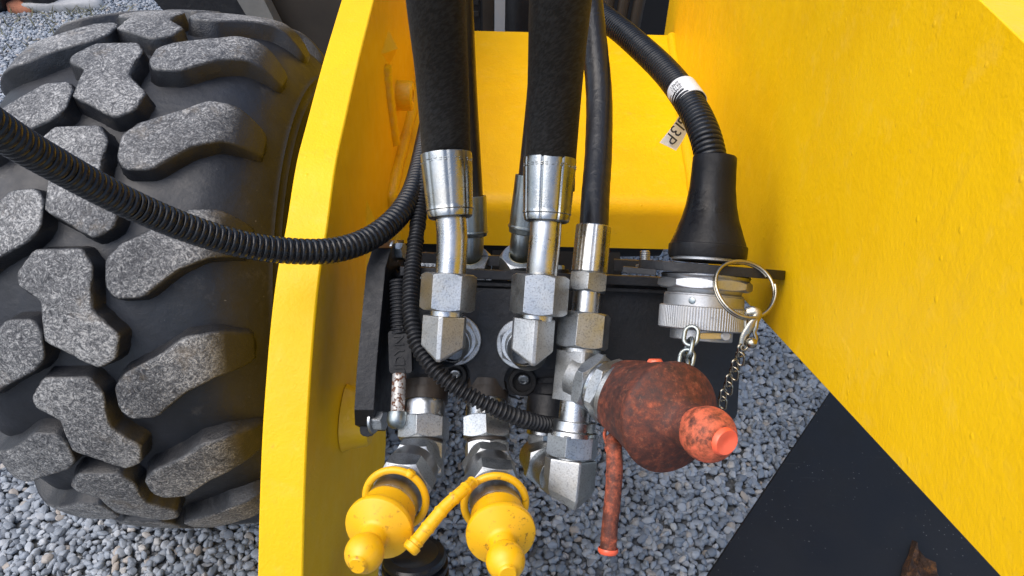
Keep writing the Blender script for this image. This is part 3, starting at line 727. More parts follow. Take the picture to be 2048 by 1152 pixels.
def rear_hose(label, pts, f0, f1, neck, nutc, phase):
    H = thing('hydraulic_hose', P(*nutc)-Vector((0, 0, .05)), label, 'hose', 'hoses behind the block')
    path = catmull([P(*q) for q in pts], 12); tube('hose_rubber', path, .0165, 'hose_rubber', H, 24)
    a, b = P(*f0), P(*f1); L = (b-a).length; r = .0205
    lathe('ferrule', a, b-a, [(0, r-.003), (0, r-.0004), (.0004, r), (L*.86, r), (L*.87, r+.0012), (L*.9, r+.0012), (L*.91, r), (L*.985, r-.001), (L, r-.003), (L, .01)], 'zinc_dull', H, 72, crimp(.0004, 8))
    tube('neck_tube', catmull([P(*q) for q in neck], 8), .0155, 'zinc_dull', H, 28)
    c = P(*nutc); ax = (CU*.75+TC*.66).normalized()
    hexnut('swivel_nut', c-ax*.026, c, .0285, 'zinc_nut', H, phase, .0168)
    lathe('nut_liner', c-ax*.020, ax, [(0, .0168), (.0195, .0166), (.0195, .0152), (0, .015)], 'brass_tarnish', H, 32)
    lathe('adapter', c-ax*.075, ax, [(0, .018), (.05, .018)], 'zinc_dull', H, 24)
rear_hose('slim dark hose half hidden behind the left thick hose', [(905, -250, .80), (917, 0, .86), (928, 200, .92), (938, 360, .955), (941, 410, .96)], (940, 392, .955), (943, 473, .965), [(943, 465, .965), (943, 490, .968), (941, 515, .972), (938, 530, .98)], (938, 513, .965), .25)
rear_hose('slim dark hose half hidden behind the right thick hose', [(1110, -250, .80), (1096, 0, .86), (1082, 180, .90), (1065, 340, .93), (1060, 380, .935)], (1064, 352, .93), (1049, 468, .945), [(1049, 460, .945), (1045, 485, .948), (1043, 510, .955), (1043, 526, .962)], (1044, 510, .945), .0)

# ================================================================== TEE COLUMN with third hose
def tee_column():
    A = Axis((1187, 455, .815), (1138, 960, .795)); up = (A.a-A.b).normalized(); dn = -up
    H = thing('hydraulic_hose', A.at(625), 'glossy textured black hose on the tall straight fitting beside the connector', 'hose', 'hoses on the block')
    pts = [(1150, -200, .92), (1172, -60, .93), (1188, 80, .93), (1198, 190, .915), (1197, 300, .88), (1191, 390, .845), (1187, 470, .818)]
    tube('hose_rubber', catmull([P(*q) for q in pts], 14), lambda i: .0158+.0001*math.sin(i*1.3), 'hose_rubber', H, 30)
    def seg(name, y0, y1, r0, r1, mat, par, ch=.0008, mod=None, n=44):
        a, b = A.at(y0), A.at(y1); L = (b-a).length; ra, rb = A.r(r0, y0), A.r(r1, y1)
        return lathe(name, a, b-a, [(0, 0), (0, ra-ch), (ch, ra), (L-ch, rb), (L, rb-ch), (L, 0)], mat, par, n, mod)
    seg('ferrule', 452, 546, 35, 36, 'zinc_tube', H, .0009, crimp(.0005, 10), 90)
    hexnut('swivel_nut', A.at(584), A.at(546), A.r(41, 560), 'zinc_nut', H, .42)
    T = thing('tee_fitting', A.at(842), 'zinc tee fitting column whose side branch carries the rusty red cap', 'fitting')
    seg('neck_tube', 582, 627, 28, 28, 'zinc_tube', T)
    hexnut('upper_nut', A.at(697), A.at(626), A.r(54, 660), 'zinc_nut', T, .18)
    seg('neck_ring', 696, 708, 39, 39, 'zinc_nut', T)
    # tee body: square forged block, branch towards the viewer and right
    c0 = A.at(704); c1 = A.at(802); br = BR_AX
    f = br - up*br.dot(up); f.normalize(); s = up.cross(f); w = A.r(38, 750)
    poly = roundpoly([c0+f*w+s*w, c0+f*w-s*w, c0-f*w-s*w, c0-f*w+s*w], .006, 3)
    prism('tee_body', poly, c1-c0, 'zinc_forged', T, 22)
    seg('lower_tube', 800, 850, 33, 33, 'zinc_tube', T)
    b0 = A.at(752)
    def bseg(name, k0, k1, r, mat='zinc_nut', hexa=False, ph=0.):
        a, b = b0+br*k0, b0+br*k1
        if hexa: return hexnut(name, a, b, r, mat, T, ph)
        L = k1-k0; return lathe(name, a, br, [(0, 0), (0, r-.001), (.001, r), (L-.001, r), (L, r-.001), (L, 0)], mat, T, 44)
    bseg('branch_collar', .0, .030, .0265, 'zinc_forged')
    bseg('branch_nut', .016, .030, .0325, 'zinc_nut', True, .3); bseg('branch_ring', .030, .036, .0275, 'zinc_tube'); bseg('branch_nut', .036, .050, .0340, 'zinc_nut', True, .0)
    bseg('branch_sleeve', .050, .090, .0325, 'zinc_nut')
    # lower elbow
    E = thing('elbow_fitting', A.at(1008), 'lowest forged zinc elbow with pointed end hanging below the tee column', 'fitting', 'forged elbows on the block')
    a, b = A.at(841), A.at(872); L = (b-a).length; r = A.r(43, 850)
    lathe('collar', a, b-a, [(0, 0), (0, r-.001), (.001, r), (L*.55, r), (L*.62, r*1.01), (L*.7, r*1.12), (L, r*1.15), (L, 0)], 'zinc_tube', E, 48)
    hexnut('collar_nut', A.at(914), A.at(866), A.r(53, 890), 'zinc_nut', E, .2)
    seg('collar_ring', 912, 922, 37, 37, 'zinc_tube', E)
    top = A.at(917); a_ = A.r(49, 930); fd = (TC+CR*.28); fd -= up*fd.dot(up); fd.normalize(); rd = up.cross(fd); sec = []
    for sx, sf in ((-.05, 1.06), (.05, 1.06), (1, .36), (1, -.36), (.1, -1.05), (-.1, -1.05), (-1, -.36), (-1, .36)): sec.append(rd*a_*sx+fd*a_*sf)
    hm = pxm(60, .795); vs = []; m = len(sec)
    for v in sec: vs.append(top+v*.97)
    for v in sec: vs.append(top+v-up*.0014)
    for v in sec: vs.append(top+v-up*(hm+v.dot(fd)*.62)*.82)
    for v in sec: vs.append(top+v*.88-up*(hm+v.dot(fd)*.62))
    for v in sec: w_ = top+v*.88-up*(hm+v.dot(fd)*.62); w_ -= fd*((w_-top).dot(fd)+a_*.95); vs.append(w_)
    fs = [tuple(range(m))]
    for k in range(4):
        for i in range(m): j = (i+1) % m; fs.append((k*m+i, k*m+j, (k+1)*m+j, (k+1)*m+i))
    fs.append(tuple(range(4*m, 5*m))[::-1])
    bo = mesh('elbow_body', vs, fs, 'zinc_forged', E, 22)
    md = bo.modifiers.new('soft', 'BEVEL'); md.width = .0022; md.segments = 3; md.limit_method = 'ANGLE'; md.angle_limit = R_(18)
    # stub linking it to the third port behind
    G = thing('elbow_fitting', P(1075, 930, .86), 'short zinc elbow half hidden behind the lowest pointed elbow', 'fitting', 'forged elbows on the block')
    ax = Axis((1092, 800, .875), (1080, 930, .865)); 
    lathe('upper_tube', ax.at(845), ax.at(872)-ax.at(845), [(0, 0), (0, .019), (.014, .019), (.014, 0)], 'zinc_tube', G, 32)
    hexnut('nut', ax.at(932), ax.at(868), .0185, 'zinc_nut', G, .5)
    e = P(1120, 958, .80); s_ = P(1078, 915, .865); d_ = (e-s_); L = d_.length
    lathe('stub', s_-d_*.1, d_, [(0, 0), (0, .0215), (L*.25, .0215), (L*.26, .0235), (L*.5, .0235), (L*.52, .0205), (L, .0205), (L, 0)], 'zinc_nut', G, 36)
    hexnut('stub_nut', s_+d_*.30, s_+d_*.48, .027, 'zinc_nut', G, .2)
    # black stub under third port
    cyl('cable_gland', P(1100, 792, .875), P(1094, 850, .868), .0255, 'black_paint', G, 32, .0015)
BR_AX = (CR*.66+CU*-.27+CW*-.70).normalized(); CAP_AX = (CR*.40+CU*-.11+CW*-.91).normalized()
tee_column()

# ================================================================== RUSTY RED CAP
def ballprof(c, r, a0, a1, n=8): return [(c+r*math.sin(R_(a0+(a1-a0)*i/n)), r*math.cos(R_(a0+(a1-a0)*i/n))) for i in range(n+1)]
def red_cap():
    ax = CAP_AX; b0 = P(1342, 835, .700)-ax*.060
    C = thing('dust_cap', P(1330, 930, .72), 'large rusty red rubber dust cap with round knob on the tee branch', 'dust cap')
    prof = [(-.018, .0285), (-.022, .031), (-.022, .0355), (-.020, .0375), (.000, .0410), (.014, .0432), (.0285, .0452), (.030, .0466), (.050, .0500), (.0565, .0522), (.0600, .0522), (.0625, .0508), (.0640, .0490), (.0720, .0400), (.0780, .0310), (.0815, .0258), (.0850, .0225), (.0890, .0208), (.098, .0200), (.104, .0200)]
    lathe('cap_body', b0, ax, prof, 'red_cap_dirty', C, 72, lambda t, th: .0005*math.sin(3*th+t*70))
    lathe('knob', b0, ax, [(.094, .015), (.096, .0195)]+ballprof(.114, .0242, -32, 56, 10)+[(.1342, .0118), (.1348, .0112)], 'red_cap_clean', C, 48)
    lathe('button', b0, ax, [(.130, .0125), (.1370, .0118), (.1390, .0105), (.1387, .0075), (.1373, .004), (.1370, 0)], 'red_clean', C, 36, lambda t, th: .0006*math.sin(2*th) if t > .133 else 0)
    # molded seam on the flank
    a, f, s = frame(ax); seam = []
    for t, th in ((.002, -1.9), (.006, -1.72), (.016, -1.62), (.022, -1.72), (.028, -1.95), (.030, -2.2)):
        r = .0412+(t*.12); seam.append(b0+a*t+(f*math.cos(th)+s*math.sin(th))*r)
    tube('mould_seam', catmull(seam, 5), .0009, 'red_strap', C, 8)
    # vent nub on top and the hanging strap
    q = P(1310, 718, .735); lathe('nub', q-CU*.008, CU, [(0, .008), (.006, .0075), (.008, .006), (.0085, 0)], 'red_clean', C, 20)
    st = [P(1222, 872, .765), P(1227, 897, .757), P(1229, 940, .752), P(1225, 1000, .748), P(1219, 1060, .746), P(1216, 1102, .745)]
    path = catmull(st, 10); n = len(path)
    sp = tube('strap', path, lambda i: .0042+.0042*min(1, i/9)-.0004*i/n+(.0007*math.sin(i*.9) if i < 14 else 0)+(.0006 if i % 11 == 0 else 0), 'red_strap', C, 22)
    d = (path[-1]-path[-2]).normalized(); lathe('strap_end', path[-1]-d*.003, d, [(0, .0095), (.001, .0101), (.0035, .0100), (.0055, .0085), (.0045, .006), (.005, 0)], 'red_clean', sp, 28)
    tube('strap_web', catmull([P(1214, 850, .765), P(1209, 872, .768), P(1218, 896, .766), P(1228, 900, .757)], 6), .0018, 'red_strap', sp, 8)
red_cap()

# ================================================================== QUICK COUPLERS with yellow caps
def coupler(label_c, label_d, top, A0, ball, ph, strap, ring_ph):
    d0 = top[2]; V = Axis(top, (A0[0], A0[1], A0[2]))
    Q = thing('quick_coupler', P(A0[0], A0[1]+20, A0[2]), label_c, 'coupler', 'couplers under the block')
    y0 = top[1]
    def vs_(y, n): return pxm(n, depth(V.at(y)))
    a, b = V.at(y0), V.at(y0+36); L = (b-a).length; r = vs_(y0, 40)
    lathe('dome_collar', a, b-a, [(0, 0), (0, r*.93), (.0015, r*.97), (L*.3, r), (L*.75, r*1.02), (L, r*1.07), (L, 0)], 'zinc_tube', Q, 44)
    hexnut('upper_nut', V.at(y0+78), V.at(y0+33), vs_(y0+50, 52), 'zinc_nut', Q, ph)
    a, b = V.at(y0+76), V.at(y0+86); lathe('groove_ring', a, b-a, [(0, 0), (0, vs_(y0+80, 40)), ((b-a).length, vs_(y0+80, 40))], 'brown_collar', Q, 36)
    hexnut('lower_body', V.at(y0+150), V.at(y0+84), vs_(y0+100, 47), 'zinc_nut', Q, ph+.15)
    p0 = P(*A0); p1 = P(*ball); L = (p1-p0).length; ax = (p1-p0)/L
    def ls(name, k0, k1, r, mat, c=.001): return lathe(name, p0+ax*(L*k0), ax, [(0, 0), (0, r-c), (c, r), (L*(k1-k0)-c, r), (L*(k1-k0), r-c), (L*(k1-k0), 0)], mat, Q, 48)
    ls('inner_barrel', -.08, .14, .0225, 'zinc_forged')
    hexnut('branch_nut', p0+ax*(L*.10), p0+ax*(L*.20), .0285, 'zinc_nut', Q, .52)
    ls('barrel_ring', .19, .31, .0262, 'sleeve_steel'); hexnut('coupler_nut', p0+ax*(L*.29), p0+ax*(L*.42), .0305, 'zinc_nut', Q, .52)
    ls('sleeve', .41, .62, .0248, 'sleeve_steel', .0015); ls('sleeve_lip', .61, .645, .0252, 'zinc_tube')
    C = thing('dust_cap', p1-Vector((0, 0, .03)), label_d, 'dust cap', 'yellow coupler caps')
    prof = [(.625, .0245), (.63, .0255), (.64, .0259), (.725, .0263), (.74, .0275), (.755, .0305), (.77, .0318), (.795, .0319), (.803, .0314), (.808, .0300), (.812, .0285), (.845, .0190), (.852, .0158), (.860, .0134), (.875, .0122), (.96, .0116)]
    prof = [(k*L, r) for k, r in prof]
    lathe('cap_body', p0, ax, prof, 'yellow_plastic', C, 64)
    lathe('knob', p0, ax, [(L*.92, .0116)]+ballprof(L*1.0, .0172, -42, 60, 10)+[(L*1.0+.0155, .0084), (L*1.0+.0172, .0080), (L*1.0+.0185, .0068), (L*1.0+.0187, 0)], 'yellow_plastic', C, 44)
    a, f, s = frame(ax); rc = p0+ax*(L*.545)+f*.003; rr = .0296
    tl = (ax+f*ring_ph).normalized(); a2, f2, s2 = frame(tl)
    circ = [rc+(f2*math.cos(2*math.pi*i/60)+s2*math.sin(2*math.pi*i/60))*rr for i in range(60)]
    rg = tube('retaining_ring', circ, .0037, 'yellow_plastic', C, 14, True)
    if strap:
        path = catmull([P(*q) for q in strap], 12); n = len(path)
        st = tube('strap', path, lambda i: .0052+.0012*min(1, i/n*1.4)+(.0008 if i % 9 == 0 else 0), 'yellow_plastic', C, 18)
        d = (path[-1]-path[-2]).normalized(); lathe('strap_end', path[-1]-d*.002, d, [(0, .0060), (.001, .0078), (.006, .0075), (.0075, .006), (.0078, 0)], 'yellow_plastic', st, 24)
    else:
        lathe('ring_nub', rc+f2*(rr-.001), (f2-ax*.2), [(0, .0052), (.004, .0050), (.0055, .0036), (.0058, 0)], 'yellow_plastic', rg, 20)
coupler('zinc quick coupler under the block nearest the yellow side plate', 'yellow dust cap with knob on the coupler nearest the side plate', (850, 803, .842), (846, 902, .822), (729, 1106, .655), .35, None, .10)
coupler('zinc quick coupler under the middle of the block', 'yellow dust cap with a loose strap on the middle coupler', (972, 800, .842), (974, 908, .822), (1011, 1121, .655), .55,
        [(945, 965, .715), (925, 982, .70), (890, 1014, .69), (855, 1056, .68), (826, 1092, .672)], .06)

def lower_cap():
    ax = (TC*.30+CU*.95-CR*.02).normalized(); b = P(832, 1157, .96)
    prof = [(0, 0), (0, .042), (.009, .042), (.0105, .037), (.0145, .037), (.016, .0415), (.0225, .0415), (.024, .036), (.028, .036), (.0295, .040), (.034, .040), (.037, .0375), (.0385, .030), (.037, .028), (.036, 0)]
    o = lathe('rubber_cap', b, ax, prof, 'conduit_grey', None, 60); tag(o, 'ribbed black rubber cap low down between the two yellow caps', 'rubber cap')
    tube('stem', [b-ax*.16, b+ax*.004], .030, 'rubber_boot', o, 32)
lower_cap()

# ================================================================== CONDUITS
def conduits():
    o = corrugated('corrugated_conduit', [P(*q) for q in ((-420, -60, .36), (-180, 130, .46), (0, 262, .545), (120, 334, .61), (260, 408, .68), (400, 465, .735), (520, 495, .775), (640, 503, .81), (720, 486, .842), (780, 448, .875), (818, 400, .915), (838, 345, .965), (858, 250, 1.06), (885, 120, 1.20), (900, 40, 1.30))],
                   .0112, .0066, .0028, RIB_WIDE, 'conduit_grey', None, 28)
    tag(o, 'thick corrugated black conduit sagging in front of the wheel and side plate', 'conduit', 'corrugated cable conduits')
    o = corrugated('corrugated_conduit', [P(*q) for q in ((866, 280, 1.03), (850, 350, .95), (838, 430, .905), (828, 510, .868), (822, 580, .838), (824, 640, .815), (838, 694, .800), (872, 742, .788), (920, 780, .783), (980, 812, .786), (1040, 836, .800), (1085, 848, .822), (1130, 852, .86), (1170, 850, .90))],
                   .0062, .0052, .0033, RIB_ROUND, 'conduit_black', None, 22, None, .18)
    tag(o, 'thin black corrugated conduit looping down across the front of the block', 'conduit', 'corrugated cable conduits')
    o = corrugated('corrugated_conduit', [P(*q) for q in ((1000, -230, 1.30), (1080, -110, 1.20), (1180, 8, 1.08), (1262, 78, .985), (1330, 142, .90), (1378, 205, .83), (1408, 265, .79), (1424, 330, .772), (1426, 360, .77))],
                   .0134, .0056, .0030, RIB_WIDE, 'conduit_grey', None, 34)
    tag(o, 'corrugated black conduit with white label arching down into the connector boot', 'conduit', 'corrugated cable conduits')
    # label band around it and its loose tail
    c0, c1 = P(1364, 180, .850), P(1384, 208, .828); ax = (c1-c0); L = ax.length
    lb = lathe('label', c0, ax, [(0, .0164), (0, .0172), (L*.5, .0173), (L, .0172), (L, .0164)], 'label_white', None, 44)
    tag(lb, 'white cable label wrapped round the conduit with printed loose tail', 'label')
    a, f, s = frame(ax)
    def band(th, t): return c0+a*(t*L)+(f*math.cos(th)+s*math.sin(th))*.0175
    sgn = 1 if (band(.8, .5)-band(-.8, .5)).dot(CR) > 0 else -1
    for i in range(4):
        th = -sgn*(.62+.0*i); xd = band(th-sgn*.05, .5)-band(th+sgn*.05, .5)
        textmesh('print', '1313P' if i % 2 else '13PIII', band(-sgn*.68, .2+.17*i), -xd, a, .0052, 'ink', lb, .0001)
    e = [P(1362, 226, .905), P(1378, 252, .907)]; g = [P(1342, 258, .888), P(1371, 276, .893)]; h = [P(1319, 285, .878), P(1352, 301, .884)]
    rows = []
    for t in [i/12 for i in range(13)]:
        q = [(1-t)**2*x+2*t*(1-t)*y+t*t*z for x, y, z in zip(e, g, h)]; rows.append(q)
    vs = []; fs = []
    for l_, r_ in rows: vs += [l_, r_, l_+CW*.0004, r_+CW*.0004]
    for i in range(12):
        b_ = i*4; fs += [(b_, b_+1, b_+5, b_+4), (b_+2, b_+6, b_+7, b_+3), (b_, b_+4, b_+6, b_+2), (b_+1, b_+3, b_+7, b_+5)]
    mesh('label_tail', vs, fs, 'label_white', lb, 60)
    for ch, (x, y) in zip('G13P', ((1368, 240), (1359, 252), (1350, 262), (1341, 277))):
        dd = .0; t = (y-230)/70
        o_ = P(x, y, .880 if ch in '3P' else (.888 if ch == '1' else .896)); xd = P(x-10, y+12, .86)-P(x, y, .86)
        textmesh('print', ch, o_, xd, P(x-12, y-9, .86)*-1+P(x, y, .86) if False else (P(x+10, y+8, .86)-P(x, y, .86)), .020, 'ink', lb, .0001)
conduits()

def cable_handle():
    # moulded black handle with raised letters, spring neck and rusty pin below
    A = Axis((797, 560, .862), (803, 745, .842)); up = (A.a-A.b).normalized()
    o = thing('cable_handle', P(800, 860, .84), 'black moulded cable end with raised letters and a rusty ball pin', 'cable end')
    c = A.at(703); poly = roundpoly([c+CR*x*.0125+up*y*.0235 for x, y in ((-1, -1), (1, -1), (1, 1), (-1, 1))], .004, 5)
    prism('grip', [p+TC*.0065 for p in poly], CW*.016, 'rubber_boot', o, 30)
    textmesh('letters', 'UDYNU', A.at(700)+TC*.0066, up, -CR, .0165, 'rubber_boot', o, .0018)
    p_ = [A.at(560), A.at(600), A.at(640), A.at(672)]
    path = catmull(p_, 30); L = plen(path); n = int(L/.0042); ss = []; rr = []
    for i in range(n):
        for q, h in RIB_ROUND: ss.append((i+q)*.0042); rr.append(.0085+.0022*h)
    pp = resample(path, ss); mesh('spring_neck', *tube_geo(pp, lambda i: rr[i], 16), 'conduit_black', o, 60)
    B = Axis((799, 748, .838), (795, 830, .824)); a = B.at(748); b = B.at(832)
    cyl('pin', a, b, .0077, 'rusty_pin', o, 24)
    lathe('pin_end', b-(b-a).normalized()*.004, b-a, [(0, .0085), (0, .0105), (.003, .0112), (.010, .0115), (.0145, .0095), (.0175, .0055), (.018, 0)], 'zinc_dull', o, 28)
cable_handle()

# ================================================================== ELECTRICAL CONNECTOR
def connector():
    A = Axis((1430, 312, .77), (1401, 684, .77)); up = (A.a-A.b).normalized(); dn = -up
    C = thing('electrical_connector', A.at(690), 'round plug connector with black rubber boot and knurled silver ring', 'connector')
    a = A.at(314); L = (A.at(518)-a).length
    k = pxm(1, .77)
    prof = [(0, 30*k), (-.0005, 41*k), (.001, 43*k), (L*.10, 43.5*k), (L*.30, 45*k), (L*.48, 50*k), (L*.62, 57*k), (L*.74, 65.5*k), (L*.84, 73*k), (L*.865, 74.5*k), (L*.87, 77*k), (L*.885, 77.5*k), (L*.97, 77*k), (L, 75*k), (L, 50*k)]
    lathe('boot', a, dn, prof, 'rubber_boot', C, 64)
    cyl('gasket', A.at(515), A.at(524), 70*k, 'aluminium', C, 48)
    # flange plate: flat rhombus with rounded tips, nearly edge-on to the eye
    nrm = (up+TC*.055).normalized(); c = A.at(538); X = CR-nrm*CR.dot(nrm); X.normalize(); Y = nrm.cross(X); t = 9*k
    c += X*.0
    pl = [(-.070, .004), (-.058, -.020), (-.042, -.034), (.0, -.044), (.050, -.040), (.074, -.020), (.079, .0), (.074, .018), (.04, .042), (-.02, .044), (-.06, .028)]
    poly = roundpoly([c+X*x+Y*y+nrm*t for x, y in pl], .014, 5)
    prism('flange_plate', poly, -nrm*t*2, 'black_paint', C, 35)
    tip = [c+X*x+Y*y-nrm*.004 for x, y in ((-.086, -.010), (-.056, -.030), (-.050, .02), (-.080, .022))]
    prism('flange_ear', tip, -nrm*.006, 'black_paint', C, 35)
    cyl('seal_ring', A.at(550), A.at(561), 88*k, 'sleeve_steel', C, 56, .0012, 86*k)
    hexnut('lock_nut', A.at(580), A.at(559), 94*k, 'aluminium', C, .32, 0., None, 8)
    def seg(name, y0, y1, r0, r1=None, ch=.0008, mat='aluminium', seg=56): return cyl(name, A.at(y0), A.at(y1), r0*k, mat, C, seg, ch, (r1 or r0)*k)
    seg('thread_ring', 578, 590, 74, 72); seg('thread_ring', 588, 593, 77); 
    bd = seg('barrel', 591, 618, 78.5)
    p = A.at(603); n_ = (TC*.86-CR*.5); n_ -= up*n_.dot(up); n_.normalize(); lathe('rivet', p+n_*78*k, n_, [(0, .0035), (.0006, .0035), (.001, .0025), (.001, 0)], 'zinc_dull', bd, 16)
    # knurled ring
    y0, y1 = 613, 659; q = A.at(y0); L = (A.at(y1)-q).length; r = 86*k; ns = 96
    lathe('knurled_ring', q, dn, [(0, 70*k), (0, r-.0014), (.0012, r), (L-.0012, r), (L, r-.0014), (L, 60*k)], 'aluminium', C, ns*4, lambda t, th: -.0007*(1 if int(th/(2*math.pi)*ns*4+.5) % 4 in (0,) else 0) if 0 < t < L else 0, None, 22)
    seg('end_cap', 657, 680, 61)
    b0 = A.at(668)+TC*62*k
    box('chain_lug', b0+CR*.002, CR*.0115, CW*.003, up*.0030, 'brass_tarnish', C, .001)
    lathe('lug_screw', b0+CR*.0155-TC*.002, TC, [(0, .0052), (.005, .0052), (.006, .0040), (.006, 0)], 'aluminium', C, 24)
    return A
connector()

def link_path(c, along, side, L, W, n=8):
    pts = []; hl = (L-W)/2
    for k in range(n+1): t = -math.pi/2+math.pi*k/n; pts.append(c+along*(hl+W/2*math.cos(t))+side*(W/2*math.sin(t)))
    for k in range(n+1): t = math.pi/2+math.pi*k/n; pts.append(c+along*(-hl+W/2*math.cos(t))+side*(W/2*math.sin(t)))
    return pts
def chains():
    T = thing('chain', P(1375, 740, .714), 'short grey link chain hanging below the knurled ring', 'chain')
    pts = [(1382, 672, .725), (1378, 696, .722), (1373, 718, .718), (1370, 740, .714)]
    pp = [P(*q) for q in pts]; rot = [.35, 1.35, .25, 1.4]
    for i, c in enumerate(pp):
        al = (pp[min(i+1, 3)]-pp[max(i-1, 0)]).normalized(); f = CR-al*CR.dot(al); f.normalize(); s = al.cross(f); sd = f*math.cos(rot[i])+s*math.sin(rot[i])
        tube('link', link_path(c, al, sd, .0190, .0125), .0022, 'zinc_dull', T, 10, True)
    # key ring
    c = P(1490, 578, .715); a1 = (CR*.98+CU*-.10+CW*.12).normalized(); a2 = (CU*.96+CW*.42+CR*.1); a2 -= a1*a2.dot(a1); a2.normalize(); nn = a1.cross(a2); n = 150; R0 = pxm(62, .715)
    path = []
    for i in range(n):
        t = i/(n-1); th = 2*math.pi*1.94*t+.6; path.append(c+(a1*math.cos(th)+a2*math.sin(th))*(R0+.0006*math.sin(th*3))+nn*(t-.5)*.0062)
    o = tube('split_ring', path, .0017, 'ring_steel', None, 10); tag(o, 'bronze-tinted split key ring hung through the connector flange', 'key ring')
    # lobster clip
    K = thing('snap_hook', P(1492, 690, .707), 'small steel snap hook between the key ring and the twisted chain', 'snap hook')
    def fl(pts, r, name, flat=.5): tube(name, catmull([P(*q) for q in pts], 7), r, 'ring_steel', K, 12, flat=flat)
    fl([(1486, 692, .707), (1490, 672, .706), (1503, 650, .704), (1514, 634, .703), (1515, 625, .703), (1506, 621, .704), (1494, 623, .706)], .0042, 'hook', .45)
    fl([(1494, 623, .706), (1492, 640, .707), (1492, 660, .707), (1491, 676, .707)], .0022, 'gate', .8)
    fl([(1514, 634, .703), (1513, 652, .703), (1509, 664, .704), (1512, 676, .704), (1510, 686, .704)], .0019, 'spring_arm', .8)
    q = P(1503, 686, .700); lathe('pivot', q-TC*.004, TC, ballprof(.004, .0052, -80, 88, 8), 'ring_steel', K, 20)
    tube('swivel', link_path(P(1490, 690, .707), (CR*.3+CU*.95).normalized(), CR, .010, .006), .0011, 'ring_steel', K, 8, True)
    T = thing('chain', P(1450, 800, .73), 'thin twisted steel chain running from the snap hook to behind the red cap', 'chain')
    A = P(1487, 694, .707); B = P(1440, 812, .735); n = 8; al = (B-A).normalized(); f = CR-al*CR.dot(al); f.normalize(); s = al.cross(f); L = (B-A).length
    for i in range(n):
        for e in (0,):
            c = A.lerp(B, (i+.5)/n)+f*(.0012 if i % 2 else -.0012); r_ = (.62 if i % 2 else -.55); sd = f*math.cos(r_)+s*math.sin(r_); a3 = (al+f*(.28 if i % 2 else .30)).normalized()
            tube('link', link_path(c, a3, sd, L/n*1.62, .0078), .00115, 'ring_steel', T, 8, True)
chains()

